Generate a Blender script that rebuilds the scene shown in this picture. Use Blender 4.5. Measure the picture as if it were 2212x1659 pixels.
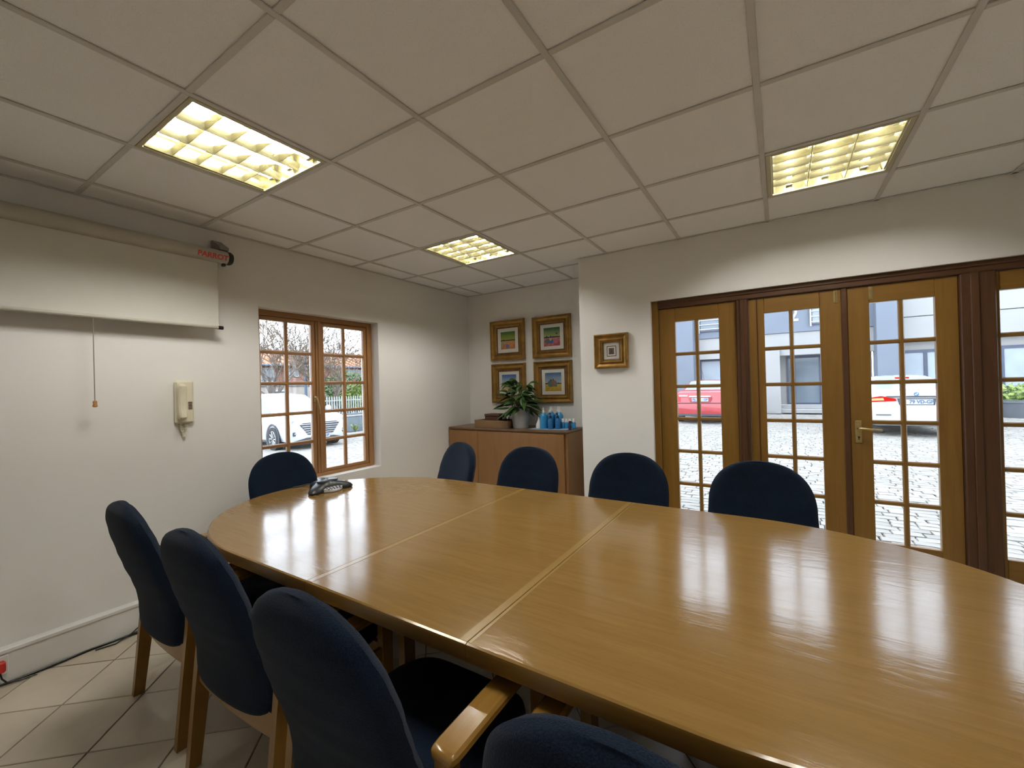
import bpy, math, random
from mathutils import Vector, Matrix
R = math.radians
for o in list(bpy.data.objects):
    bpy.data.objects.remove(o)
scene = bpy.context.scene
COL = scene.collection

# ------------------------------------------------------------------ camera
cam_d = bpy.data.cameras.new('camera')
cam_d.sensor_width = 36.0
cam_d.lens = 36.0 * 910.45 / 2212.0
cam_d.clip_start = 0.02
cam_d.clip_end = 400
cam = bpy.data.objects.new('camera', cam_d)
COL.objects.link(cam)
yaw, pitch, roll = 0.565864, 0.004061, -0.026516
fw = Vector((-math.sin(yaw) * math.cos(pitch), math.cos(yaw) * math.cos(pitch), math.sin(pitch)))
rt = Vector((math.cos(yaw), math.sin(yaw), 0))
up = rt.cross(fw)
rt2 = rt * math.cos(roll) + up * math.sin(roll)
up2 = -rt * math.sin(roll) + up * math.cos(roll)
m = Matrix((rt2, up2, -fw)).transposed().to_4x4()
CAM = Vector((3.29307, -0.69297, 1.39954))
m.translation = CAM
cam.matrix_world = m
scene.camera = cam

# ------------------------------------------------------------------ world: bright overcast sky
SKY = 6.6
w = bpy.data.worlds.new('World')
scene.world = w
w.use_nodes = True
bg = w.node_tree.nodes['Background']
bg.inputs[0].default_value = (0.79, 0.91, 1.04, 1)
bg.inputs[1].default_value = SKY

# ------------------------------------------------------------------ exposure
vs = scene.view_settings
vs.view_transform = 'Standard'
vs.look = 'None'
vs.exposure = 0.0
vs.gamma = 1.0
vs.use_curve_mapping = False
scene.cycles.use_denoising = True
scene.cycles.max_bounces = 7
scene.cycles.diffuse_bounces = 4
scene.cycles.glossy_bounces = 4
scene.cycles.transparent_max_bounces = 14
scene.cycles.use_adaptive_sampling = True
scene.cycles.adaptive_threshold = 0.12
scene.cycles.adaptive_min_samples = 20
scene.cycles.caustics_reflective = False
scene.cycles.sample_clamp_indirect = 6.0
TUBE = 152.0            # emission of the fluorescent tubes

# ------------------------------------------------------------------ materials
MATS = {}


class NT:
    def __init__(self, name):
        self.m = bpy.data.materials.new(name)
        self.m.use_nodes = True
        self.t = self.m.node_tree
        self.t.nodes.clear()
        self.out = self.t.nodes.new('ShaderNodeOutputMaterial')
        self._c = None

    def n(self, typ, **kw):
        x = self.t.nodes.new(typ)
        for k, v in kw.items():
            setattr(x, k, v)
        return x

    def l(self, a, b):
        self.t.links.new(a, b)

    def put(self, sock, v):
        if hasattr(v, 'is_linked') or isinstance(v, bpy.types.NodeSocket):
            self.l(v, sock)
        elif isinstance(v, (tuple, list)) and len(v) == 3 and sock.type == 'RGBA':
            sock.default_value = (*v, 1)
        else:
            sock.default_value = v

    def obj(self):
        if self._c is None:
            self._c = self.n('ShaderNodeTexCoord')
        return self._c.outputs['Object']

    def mapping(self, scale=(1, 1, 1), rot=(0, 0, 0), loc=(0, 0, 0), src=None):
        mp = self.n('ShaderNodeMapping')
        mp.inputs['Scale'].default_value = scale
        mp.inputs['Rotation'].default_value = rot
        mp.inputs['Location'].default_value = loc
        self.l(src or self.obj(), mp.inputs['Vector'])
        return mp.outputs[0]

    def noise(self, vec, scale=5, detail=4, rough=0.5, dist=0.0):
        x = self.n('ShaderNodeTexNoise')
        x.inputs['Scale'].default_value = scale
        x.inputs['Detail'].default_value = detail
        x.inputs['Roughness'].default_value = rough
        x.inputs['Distortion'].default_value = dist
        self.l(vec, x.inputs['Vector'])
        return x.outputs['Fac']

    def ramp(self, fac, stops):
        x = self.n('ShaderNodeValToRGB')
        e = x.color_ramp.elements
        while len(e) < len(stops):
            e.new(0.5)
        for k, (p, c) in enumerate(stops):
            e[k].position = p
            e[k].color = (*c, 1)
        self.l(fac, x.inputs[0])
        return x.outputs[0]

    def math(self, op, a, b=0.0, clamp=False):
        x = self.n('ShaderNodeMath', operation=op, use_clamp=clamp)
        self.put(x.inputs[0], a)
        self.put(x.inputs[1], b)
        return x.outputs[0]

    def mix(self, fac, a, b):
        x = self.n('ShaderNodeMix', data_type='RGBA')
        self.put(x.inputs[0], fac)
        self.put(x.inputs[6], a)
        self.put(x.inputs[7], b)
        return x.outputs[2]

    def bump(self, h, strength=0.2, dist=0.01):
        x = self.n('ShaderNodeBump')
        x.inputs['Strength'].default_value = strength
        x.inputs['Distance'].default_value = dist
        self.l(h, x.inputs['Height'])
        return x.outputs[0]

    def principled(self, col, rough=0.5, metal=0.0, normal=None, spec=0.5, sheen=0.0, coat=0.0, emit=None, estr=0.0,
                   coat_rough=0.05, trans=0.0, ior=1.45):
        p = self.n('ShaderNodeBsdfPrincipled')
        self.put(p.inputs['Base Color'], col)
        self.put(p.inputs['Roughness'], rough)
        p.inputs['Metallic'].default_value = metal
        p.inputs['Specular IOR Level'].default_value = spec
        p.inputs['Sheen Weight'].default_value = sheen
        p.inputs['Coat Weight'].default_value = coat
        p.inputs['Coat Roughness'].default_value = coat_rough
        p.inputs['Transmission Weight'].default_value = trans
        p.inputs['IOR'].default_value = ior
        if emit:
            p.inputs['Emission Color'].default_value = (*emit, 1)
            p.inputs['Emission Strength'].default_value = estr
        if normal is not None:
            self.l(normal, p.inputs['Normal'])
        self.l(p.outputs[0], self.out.inputs[0])
        return p


def plain(name, col, rough=0.5, var=0.08, scale=6.0, bump=0.0, bscale=80, **kw):
    """one colour with a little procedural variation"""
    if name in MATS:
        return MATS[name]
    t = NT(name)
    nz = t.noise(t.obj(), scale, 3)
    a = tuple(max(0, c * (1 - var)) for c in col)
    b = tuple(min(1, c * (1 + var)) for c in col)
    c = t.ramp(nz, [(0.3, a), (0.7, b)])
    nrm = None
    if bump:
        nrm = t.bump(t.noise(t.obj(), bscale, 4), bump, 0.004)
    t.principled(c, rough, normal=nrm, **kw)
    MATS[name] = t.m
    return t.m


def wood(name, c1, c2, rough=0.4, axis=0, scale=3.0, bump=0.05, coat=0.0, spec=0.5, stretch=14.0, coat_rough=0.1):
    if name in MATS:
        return MATS[name]
    t = NT(name)
    sc = [stretch] * 3
    sc[axis] = 1.0
    v = t.mapping(tuple(sc))
    n1 = t.noise(v, scale, 6, 0.6, 0.6)
    v2 = t.mapping(tuple(s * 5 if s > 1 else 1.5 for s in sc))
    n2 = t.noise(v2, scale, 3, 0.5)
    f = t.math('ADD', t.math('MULTIPLY', n1, 0.75), t.math('MULTIPLY', n2, 0.25))
    c = t.ramp(f, [(0.32, c1), (0.68, c2)])
    t.principled(c, rough, normal=t.bump(n2, bump, 0.002), coat=coat, spec=spec, coat_rough=coat_rough)
    MATS[name] = t.m
    return t.m


def m_wall():
    t = NT('wall_paint')
    n1 = t.noise(t.obj(), 1.3, 2)
    c = t.ramp(n1, [(0.3, (0.80, 0.782, 0.735)), (0.7, (0.825, 0.807, 0.765))])
    t.principled(c, 0.62, normal=t.bump(t.noise(t.obj(), 160, 3), 0.18, 0.002), spec=0.3)
    return t.m


def m_ceiling():
    t = NT('ceiling_tile_board')
    n1 = t.noise(t.obj(), 260, 3, 0.6)
    sp = t.ramp(n1, [(0.28, (0.74, 0.74, 0.745)), (0.42, (0.915, 0.92, 0.925))])
    t.principled(sp, 0.9, normal=t.bump(t.noise(t.obj(), 190, 4, 0.6), 0.4, 0.003), spec=0.15)
    return t.m


def m_fabric():
    t = NT('navy_upholstery')
    v = t.mapping((1, 1, 1))
    ch = t.n('ShaderNodeTexChecker')
    ch.inputs['Scale'].default_value = 260
    t.l(v, ch.inputs['Vector'])
    n1 = t.noise(t.obj(), 330, 2)
    n2 = t.noise(t.obj(), 8, 2)
    f = t.math('ADD', t.math('MULTIPLY', n1, 0.7), t.math('MULTIPLY', n2, 0.3))
    c = t.ramp(f, [(0.35, (0.005, 0.0098, 0.020)), (0.65, (0.0108, 0.020, 0.040))])
    h = t.math('ADD', n1, t.math('MULTIPLY', ch.outputs['Fac'], 0.3))
    t.principled(c, 0.95, normal=t.bump(h, 0.5, 0.003), spec=0.1, sheen=0.07)
    return t.m


def m_table():
    t = NT('table_veneer')
    v = t.mapping((1.0, 12, 12))
    n1 = t.noise(v, 2.2, 7, 0.62, 1.2)
    v2 = t.mapping((3, 60, 60))
    n2 = t.noise(v2, 2.5, 3, 0.5)
    f = t.math('ADD', t.math('MULTIPLY', n1, 0.7), t.math('MULTIPLY', n2, 0.3))
    c = t.ramp(f, [(0.3, (0.22, 0.124, 0.032)), (0.5, (0.25, 0.143, 0.038)), (0.7, (0.28, 0.163, 0.046))])
    v3 = t.mapping((2.0, 9, 9))
    wv = t.noise(v3, 3.0, 4, 0.6, 0.8)
    t.principled(c, 0.15, normal=t.bump(wv, 0.14, 0.004), spec=0.42, coat=0.12, coat_rough=0.10)
    return t.m


def m_glass(name='pane_glass', tint=(1, 1, 1), refl=1.0):
    t = NT(name)
    tr = t.n('ShaderNodeBsdfTransparent')
    tr.inputs[0].default_value = (*tint, 1)
    gl = t.n('ShaderNodeBsdfGlossy')
    gl.inputs['Roughness'].default_value = 0.02
    fr = t.n('ShaderNodeFresnel')
    fr.inputs[0].default_value = 1.5
    mx = t.n('ShaderNodeMixShader')
    f = t.math('MULTIPLY', fr.outputs[0], refl, True)
    t.l(f, mx.inputs[0])
    t.l(tr.outputs[0], mx.inputs[1])
    t.l(gl.outputs[0], mx.inputs[2])
    t.l(mx.outputs[0], t.out.inputs[0])
    return t.m


def m_floor_tile():
    t = NT('floor_tile_ceramic')
    n1 = t.noise(t.obj(), 3.0, 4, 0.6)
    n2 = t.noise(t.obj(), 22, 3)
    oi = t.n('ShaderNodeObjectInfo')
    f = t.math('ADD', t.math('ADD', t.math('MULTIPLY', n1, 0.5), t.math('MULTIPLY', n2, 0.2)),
               t.math('MULTIPLY', oi.outputs['Random'], 0.3))
    c = t.ramp(f, [(0.25, (0.53, 0.46, 0.35)), (0.75, (0.66, 0.59, 0.475))])
    t.principled(c, 0.33, normal=t.bump(n2, 0.05, 0.003), spec=0.5)
    return t.m


def m_paver():
    t = NT('grey_paver_stone')
    n1 = t.noise(t.obj(), 5, 4, 0.6)
    n3 = t.noise(t.mapping((0.5, 0.5, 0.5)), 3.1, 2)
    oi = t.n('ShaderNodeObjectInfo')
    f = t.math('ADD', t.math('MULTIPLY', n1, 0.55), t.math('MULTIPLY', n3, 0.45))
    f = t.math('ADD', f, t.math('MULTIPLY', t.math('SUBTRACT', oi.outputs['Random'], 0.5), 0.22))
    c = t.ramp(f, [(0.3, (0.17, 0.16, 0.145)), (0.55, (0.235, 0.22, 0.20)), (0.75, (0.29, 0.275, 0.25))])
    t.principled(c, 0.8, normal=t.bump(t.noise(t.obj(), 60, 4), 0.4, 0.006), spec=0.25)
    return t.m


def m_art(name, top, mid, ground1, ground2, figs, horizon=0.45):
    """flat print: sky gradient, dark hills, coloured ground and a few soft figures (local x -1..1, z 0..1)"""
    t = NT(name)
    tc = t.n('ShaderNodeTexCoord')
    sx = t.n('ShaderNodeSeparateXYZ')
    t.l(tc.outputs['Generated'], sx.inputs[0])
    x, z = sx.outputs['X'], sx.outputs['Z']
    nz = t.noise(t.mapping((2, 2, 2), src=tc.outputs['Generated']), 3, 4)
    zz = t.math('ADD', z, t.math('MULTIPLY', t.math('SUBTRACT', nz, 0.5), 0.25))
    sky = t.ramp(zz, [(horizon, mid), (0.95, top)])
    gr = t.ramp(t.math('ADD', nz, t.math('MULTIPLY', z, 0.5)), [(0.4, ground1), (0.75, ground2)])
    hn = t.noise(t.mapping((7, 0.01, 0.01), src=tc.outputs['Generated']), 1.0, 5, 0.7)
    hill = t.math('ADD', horizon, t.math('MULTIPLY', hn, 0.12))
    c = t.mix(t.math('GREATER_THAN', z, hill), (0.035, 0.04, 0.08), sky)
    c = t.mix(t.math('LESS_THAN', z, horizon), c, gr)
    for (fx, fz, rx, rz, col) in figs:
        dx = t.math('DIVIDE', t.math('SUBTRACT', x, fx), rx)
        dz = t.math('DIVIDE', t.math('SUBTRACT', z, fz), rz)
        d = t.math('ADD', t.math('MULTIPLY', dx, dx), t.math('MULTIPLY', dz, dz))
        c = t.mix(t.math('LESS_THAN', d, 1.0), c, col)
    t.principled(c, 0.7, spec=0.2)
    return t.m


def m_emit(name, col, strength):
    t = NT(name)
    e = t.n('ShaderNodeEmission')
    e.inputs[0].default_value = (*col, 1)
    e.inputs[1].default_value = strength
    t.l(e.outputs[0], t.out.inputs[0])
    return t.m


def m_brick():
    t = NT('red_brick_wall')
    b = t.n('ShaderNodeTexBrick')
    b.inputs['Color1'].default_value = (0.33, 0.16, 0.11, 1)
    b.inputs['Color2'].default_value = (0.25, 0.12, 0.09, 1)
    b.inputs['Mortar'].default_value = (0.32, 0.27, 0.24, 1)
    b.inputs['Scale'].default_value = 4
    t.l(t.mapping((1, 1, 1), rot=(R(90), 0, R(90))), b.inputs['Vector'])
    t.principled(b.outputs[0], 0.85)
    return t.m


M_WALL = m_wall()
M_CEIL = m_ceiling()
M_FAB = m_fabric()
M_TABLE = m_table()
M_GLASS = m_glass(refl=0.6)
M_PICGLASS = m_glass('picture_glass', refl=0.45)
M_TILE = m_floor_tile()
M_PAVER = m_paver()
M_BRICK = m_brick()
M_TBAR = plain('ceiling_bar_metal', (0.62, 0.60, 0.56), 0.45, 0.04)
M_WHITE = plain('white_paint', (0.80, 0.79, 0.75), 0.45, 0.03)
M_GROUT = plain('floor_grout', (0.30, 0.26, 0.20), 0.9, 0.15, 30)
M_CHWOOD = wood('chair_beech', (0.208, 0.099, 0.017), (0.266, 0.137, 0.026), 0.32, 2, 3.0, coat=0.25)
M_CHWOODY = wood('chair_beech_arm', (0.272, 0.136, 0.024), (0.336, 0.184, 0.038), 0.26, 1, 3.0, coat=0.3)
M_CHWOODX = wood('chair_beech_rail', (0.208, 0.099, 0.017), (0.266, 0.137, 0.026), 0.32, 0, 3.0, coat=0.25)
M_TEDGE = wood('table_edge', (0.175, 0.087, 0.015), (0.218, 0.117, 0.023), 0.3, 0, 3.0, coat=0.2)
M_INLAY = wood('table_inlay', (0.279, 0.168, 0.045), (0.329, 0.209, 0.061), 0.25, 1, 3.0, coat=0.3)
M_TLEG = wood('table_leg_wood', (0.109, 0.048, 0.014), (0.150, 0.068, 0.020), 0.4, 2, 3.0)
M_DOORZ = wood('door_wood_upright', (0.209, 0.103, 0.016), (0.267, 0.138, 0.025), 0.38, 2, 2.2, coat=0.1)
M_DOORX = wood('door_wood_rail', (0.209, 0.103, 0.016), (0.267, 0.138, 0.025), 0.38, 0, 2.2, coat=0.1)
M_DARKZ = wood('door_frame_dark', (0.068, 0.028, 0.011), (0.104, 0.045, 0.018), 0.4, 2, 2.2)
M_DARKX = wood('door_head_dark', (0.068, 0.028, 0.011), (0.104, 0.045, 0.018), 0.4, 0, 2.2)
M_WINZ = wood('window_wood', (0.288, 0.138, 0.048), (0.396, 0.204, 0.078), 0.42, 2, 2.2)
M_WINX = wood('window_wood_rail', (0.288, 0.138, 0.048), (0.396, 0.204, 0.078), 0.42, 0, 2.2)
M_CAB = wood('cabinet_veneer', (0.265, 0.129, 0.044), (0.332, 0.168, 0.062), 0.38, 2, 1.4, stretch=9)
M_CABTOP = wood('cabinet_top_veneer', (0.136, 0.075, 0.037), (0.184, 0.105, 0.054), 0.3, 0, 1.4)
M_TRAY = wood('tray_wood', (0.218, 0.122, 0.051), (0.286, 0.170, 0.075), 0.45, 0, 2.0)
M_BOXW = wood('box_wood', (0.082, 0.031, 0.012), (0.116, 0.048, 0.019), 0.4, 0, 2.0)
M_GOLD = plain('gilded_frame', (0.34, 0.19, 0.045), 0.34, 0.3, 14, 0.2, 60, metal=0.55)
M_GOLDD = plain('gilded_frame_inner', (0.13, 0.055, 0.02), 0.45, 0.2, 14)
M_MAT = plain('picture_mount', (0.90, 0.87, 0.77), 0.8, 0.03)
M_BLACK = plain('black_plastic', (0.012, 0.012, 0.014), 0.35, 0.1)
M_DGREY = plain('dark_grey_plastic', (0.045, 0.05, 0.058), 0.28, 0.1)
M_PHONE = plain('phone_body_plastic', (0.018, 0.02, 0.025), 0.38, 0.1)
M_SILVER = plain('silver_plastic', (0.55, 0.56, 0.58), 0.35, 0.05)
M_CREAM = plain('cream_plastic', (0.72, 0.67, 0.50), 0.45, 0.04)
M_CASE = plain('screen_case_paint', (0.46, 0.43, 0.36), 0.4, 0.04)
M_SCREEN = plain('screen_fabric', (0.64, 0.62, 0.55), 0.75, 0.02)
M_GREYM = plain('grey_bracket_metal', (0.26, 0.25, 0.235), 0.45, 0.05)
M_CORD = plain('grey_cord', (0.30, 0.26, 0.22), 0.8, 0.1)
M_BEAD = plain('wooden_bead', (0.50, 0.24, 0.09), 0.45, 0.1)
M_RED = plain('red_plastic', (0.62, 0.03, 0.02), 0.4, 0.1)
M_REDINK = plain('red_lettering', (0.62, 0.06, 0.045), 0.5, 0.05)
M_BRASS = plain('aged_brass', (0.50, 0.38, 0.17), 0.35, 0.15, 30, metal=0.8)
M_ALU = plain('louvre_aluminium_lamplit', (0.50, 0.46, 0.26), 0.16, 0.03, metal=0.9)  # aluminium with the yellow of the tube light put into its colour
M_LAMPLIT = plain('lamplit_white', (0.50, 0.465, 0.29), 0.35, 0.03)  # white fitting, base colour tinted yellow as if lit by its tubes
M_TUBE = m_emit('fluorescent_tube', (1.0, 0.975, 0.93), TUBE)
M_LEAF = plain('glossy_leaf', (0.042, 0.095, 0.024), 0.35, 0.35, 12)
M_STEM = plain('green_stem', (0.09, 0.15, 0.04), 0.5, 0.2)
M_POT = plain('galvanised_pot', (0.50, 0.51, 0.50), 0.42, 0.12, 9, metal=0.25)
M_SOIL = plain('potting_soil', (0.03, 0.02, 0.012), 0.95, 0.3, 40)
M_BLUE = plain('blue_liquid', (0.045, 0.33, 0.66), 0.25, 0.08)
M_BLUE2 = plain('blue_liquid_dark', (0.02, 0.16, 0.40), 0.2, 0.1)
M_CLEARB = plain('frosted_bottle', (0.35, 0.55, 0.72), 0.25, 0.05)
M_CAPW = plain('white_cap', (0.82, 0.82, 0.82), 0.4, 0.03)
M_CAPD = plain('dark_cap', (0.05, 0.02, 0.03), 0.35, 0.1)
M_TUMBLER = m_glass('tumbler_glass', (0.93, 0.95, 0.94), 1.6)
M_CLOTH = plain('blue_grey_mat', (0.36, 0.44, 0.52), 0.8, 0.08)
M_GREYBLD = plain('blue_grey_render', (0.124, 0.140, 0.171), 0.85, 0.05, 1.0, 0.2, 40)
M_WHITEBLD = plain('offwhite_render', (0.244, 0.239, 0.234), 0.85, 0.05, 1.0, 0.2, 40)
M_BEIGEBLD = plain('beige_render', (0.223, 0.214, 0.205), 0.85, 0.05, 1.0)
M_BLUEFR = plain('dark_blue_frame', (0.037, 0.043, 0.074), 0.4, 0.08)
M_WINDK = plain('dark_window_glass', (0.105, 0.130, 0.155), 0.08, 0.15, 1.5, spec=0.7)
M_WINLT = plain('curtained_window', (0.211, 0.242, 0.273), 0.3, 0.1, 2.0)
M_RAILW = plain('white_rail', (0.434, 0.440, 0.446), 0.4, 0.03)
M_CARW = plain('white_car_paint', (0.446, 0.453, 0.459), 0.2, 0.02, coat=0.6)
M_CARR = plain('red_car_paint', (0.260, 0.014, 0.019), 0.25, 0.04, coat=0.6)
M_CARGL = plain('car_glass', (0.20, 0.24, 0.27), 0.05, 0.1, 1.0, spec=0.9)
M_CARGLD = plain('car_side_glass', (0.04, 0.05, 0.065), 0.06, 0.1, 1.0, spec=0.8)
M_TRIM = plain('car_dark_trim', (0.035, 0.038, 0.045), 0.5, 0.1)
M_TYRE = plain('tyre_rubber', (0.022, 0.022, 0.024), 0.8, 0.1)
M_RIM = plain('alloy_rim', (0.45, 0.46, 0.48), 0.3, 0.05, metal=0.6)
M_CHROME = plain('chrome_trim', (0.62, 0.63, 0.65), 0.15, 0.03, metal=0.9)
M_LAMPGL = plain('headlamp_lens', (0.260, 0.291, 0.322), 0.1, 0.2, 12)
M_TAIL = plain('tail_lamp_red', (0.55, 0.02, 0.02), 0.15, 0.1)
M_TAILON = m_emit('brake_light_glow', (1.0, 0.025, 0.02), 1.0)
M_TAILHOT = m_emit('brake_light_core', (1.0, 0.55, 0.28), 1.6)
M_PLATE = plain('number_plate_white', (0.344, 0.349, 0.335), 0.45, 0.02)
M_PLTXT = plain('number_plate_ink', (0.04, 0.08, 0.19), 0.5, 0.05)
M_BARK = plain('tree_bark', (0.124, 0.102, 0.084), 0.9, 0.25, 9, 0.4, 30)
M_TWIG = plain('dry_twigs', (0.136, 0.105, 0.081), 0.9, 0.3, 3)
M_DRYLEAF = plain('dry_leaves', (0.186, 0.118, 0.062), 0.8, 0.3, 5)
M_BUSH = plain('bush_leaves', (0.087, 0.136, 0.043), 0.6, 0.4, 5)
M_BUSHY = plain('strappy_leaves', (0.161, 0.223, 0.050), 0.5, 0.3, 6)
M_ROOFT = plain('clay_roof_tile', (0.260, 0.118, 0.062), 0.8, 0.25, 2.5)
M_FENCE = plain('pale_fence_metal', (0.322, 0.335, 0.347), 0.5, 0.05)
M_LOWWALL = plain('blue_grey_low_wall', (0.124, 0.146, 0.161), 0.8, 0.06)
M_POLE = plain('blue_steel_pole', (0.099, 0.143, 0.198), 0.5, 0.06)
M_BUTTON = plain('dark_button', (0.10, 0.05, 0.05), 0.5, 0.05)
M_SAND = plain('joint_sand', (0.115, 0.105, 0.092), 0.95, 0.2, 12)
M_LINE = plain('painted_line', (0.409, 0.409, 0.384), 0.7, 0.1, 5)
M_PLANTER = plain('dark_planter', (0.081, 0.087, 0.099), 0.7, 0.1)


# ------------------------------------------------------------------ mesh helpers
class MB:
    def __init__(self):
        self.v, self.f = [], []

    def add(self, vs, fs):
        b = len(self.v)
        self.v += [tuple(p) for p in vs]
        self.f += [tuple(i + b for i in f) for f in fs]
        return self

    def box(self, x0, x1, y0, y1, z0, z1):
        return self.add([(x0, y0, z0), (x1, y0, z0), (x1, y1, z0), (x0, y1, z0),
                         (x0, y0, z1), (x1, y0, z1), (x1, y1, z1), (x0, y1, z1)],
                        [(0, 3, 2, 1), (4, 5, 6, 7), (0, 1, 5, 4), (1, 2, 6, 5), (2, 3, 7, 6), (3, 0, 4, 7)])

    def bbox(self, x0, x1, y0, y1, z0, z1, b=0.004):
        """box with chamfered edges"""
        b = min(b, (x1 - x0) * .45, (y1 - y0) * .45, (z1 - z0) * .45)
        V, F = [], []
        X, Y, Z = (x0, x1), (y0, y1), (z0, z1)
        idx = {}
        for i in (0, 1):
            for j in (0, 1):
                for k in (0, 1):
                    sx, sy, sz = (1 if i == 0 else -1), (1 if j == 0 else -1), (1 if k == 0 else -1)
                    for a, p in enumerate(((X[i], Y[j] + sy * b, Z[k] + sz * b), (X[i] + sx * b, Y[j], Z[k] + sz * b),
                                           (X[i] + sx * b, Y[j] + sy * b, Z[k]))):
                        idx[i, j, k, a] = len(V)
                        V.append(p)
        g = idx
        for i in (0, 1):
            q = [g[i, 0, 0, 0], g[i, 1, 0, 0], g[i, 1, 1, 0], g[i, 0, 1, 0]]
            F.append(q if i else q[::-1])
            q = [g[0, i, 0, 1], g[1, i, 0, 1], g[1, i, 1, 1], g[0, i, 1, 1]]
            F.append(q[::-1] if i else q)
            q = [g[0, 0, i, 2], g[1, 0, i, 2], g[1, 1, i, 2], g[0, 1, i, 2]]
            F.append(q if i else q[::-1])
        for j in (0, 1):
            for k in (0, 1):
                F.append((g[0, j, k, 1], g[1, j, k, 1], g[1, j, k, 2], g[0, j, k, 2]))
                F.append((g[j, 0, k, 0], g[j, 1, k, 0], g[j, 1, k, 2], g[j, 0, k, 2]))
                F.append((g[j, k, 0, 0], g[j, k, 1, 0], g[j, k, 1, 1], g[j, k, 0, 1]))
        for i in (0, 1):
            for j in (0, 1):
                for k in (0, 1):
                    F.append((g[i, j, k, 0], g[i, j, k, 1], g[i, j, k, 2]))
        return self.add(V, F)

    def grid(self, rows, close_u=False, close_v=False, flip=False):
        n, mm = len(rows), len(rows[0])
        V = [p for r in rows for p in r]
        F = []
        for i in range(n if close_v else n - 1):
            for j in range(mm if close_u else mm - 1):
                a, b = i * mm + j, i * mm + (j + 1) % mm
                c, d = ((i + 1) % n) * mm + (j + 1) % mm, ((i + 1) % n) * mm + j
                F.append((a, d, c, b) if flip else (a, b, c, d))
        return self.add(V, F)

    def loft(self, rows, caps=True):
        """closed rings"""
        self.grid(rows, close_u=True)
        mm = len(rows[0])
        b = len(self.v) - len(rows) * mm
        if caps:
            self.f.append(tuple(b + i for i in range(mm))[::-1])
            self.f.append(tuple(b + (len(rows) - 1) * mm + i for i in range(mm)))
        return self

    def tube(self, pts, r, n=8, caps=True):
        pts = [Vector(p) for p in pts]
        rs = r if isinstance(r, (list, tuple)) else [r] * len(pts)
        rows = []
        prev = None
        for i, p in enumerate(pts):
            d = (pts[min(i + 1, len(pts) - 1)] - pts[max(i - 1, 0)]).normalized()
            a = Vector((0, 0, 1)) if abs(d.z) < 0.9 else Vector((1, 0, 0))
            if prev is not None:
                a = prev
            u = (a - d * a.dot(d))
            if u.length < 1e-5:
                u = d.orthogonal()
            u.normalize()
            prev = u
            v = d.cross(u)
            rows.append([p + (u * math.cos(2 * math.pi * k / n) + v * math.sin(2 * math.pi * k / n)) * rs[i] for k in range(n)])
        return self.loft(rows, caps)

    def lathe(self, prof, n=24, c=(0, 0, 0), caps=True):
        """profile (r, z) revolved about z"""
        rows = [[(c[0] + r * math.cos(2 * math.pi * k / n), c[1] + r * math.sin(2 * math.pi * k / n), c[2] + z)
                 for k in range(n)] for r, z in prof]
        return self.loft(rows, caps)

    def poly(self, pts, z0, z1):
        """extruded xy polygon (counter-clockwise)"""
        n = len(pts)
        return self.add([(x, y, z0) for x, y in pts] + [(x, y, z1) for x, y in pts],
                        [tuple(range(n))[::-1], tuple(range(n, 2 * n))] + [(i, (i + 1) % n, n + (i + 1) % n, n + i) for i in range(n)])

    def polyy(self, pts, y0, y1):
        """extruded xz polygon along y"""
        n = len(pts)
        return self.add([(x, y0, z) for x, z in pts] + [(x, y1, z) for x, z in pts],
                        [tuple(range(n)), tuple(range(n, 2 * n))[::-1]] + [(i, n + i, n + (i + 1) % n, (i + 1) % n) for i in range(n)])

    def move(self, mtx):
        self.v = [tuple(mtx @ Vector(p)) for p in self.v]
        return self

    def mesh(self, name, mat, smooth=None):
        me = bpy.data.meshes.new(name)
        me.from_pydata(self.v, [], self.f)
        me.materials.append(mat)
        if smooth:
            me.shade_smooth()
            me.set_sharp_from_angle(angle=R(smooth))
        me.update()
        return me

    def build(self, name, mat, parent=None, smooth=None, kind=None, label=None):
        return link(name, self.mesh(name, mat, smooth), parent, kind=kind, label=label)


def link(name, data, parent=None, loc=None, rot=None, kind=None, label=None):
    o = bpy.data.objects.new(name, data)
    COL.objects.link(o)
    if parent is not None:
        o.parent = parent
    if loc is not None:
        o.location = loc
    if rot is not None:
        o.rotation_euler = rot
    if kind:
        o['kind'] = kind
    if label:
        o['label'] = label
    return o


def tag(o, label, cat, group=None):
    o['label'] = label
    o['category'] = cat
    if group:
        o['group'] = group
    return o


def thing(name, label, cat, loc=(0, 0, 0), rz=0.0, group=None):
    o = link(name, None, None, loc, (0, 0, rz))
    o.empty_display_size = 0.05
    return tag(o, label, cat, group)


def setting(name, loc=(0, 0, 0), rz=0.0):
    o = link(name, None, None, loc, (0, 0, rz), kind='structure')
    o.empty_display_size = 0.05
    return o


def copy_tree(o, parent=None):
    c = o.copy()
    COL.objects.link(c)
    c.parent = parent
    for ch in o.children:
        copy_tree(ch, c)
    return c


def text(name, s, size, mat, parent, loc, rot, extrude=0.002, bold=0.0, label=None, sx=1.0, align='CENTER'):
    cu = bpy.data.curves.new('lettering_curve', 'FONT')
    cu.body = s
    cu.size = size
    cu.extrude = extrude
    cu.offset = bold
    cu.align_x = align
    cu.align_y = 'CENTER'
    cu.resolution_u = 3
    t = bpy.data.objects.new('lettering_tmp', cu)
    COL.objects.link(t)
    dg = bpy.context.evaluated_depsgraph_get()
    me = bpy.data.meshes.new_from_object(t.evaluated_get(dg))
    bpy.data.objects.remove(t)
    bpy.data.curves.remove(cu)
    me.materials.clear()
    me.materials.append(mat)
    o = link(name, me, parent, loc, rot, label=label)
    o.scale = (sx, 1, 1)
    return o


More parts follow.
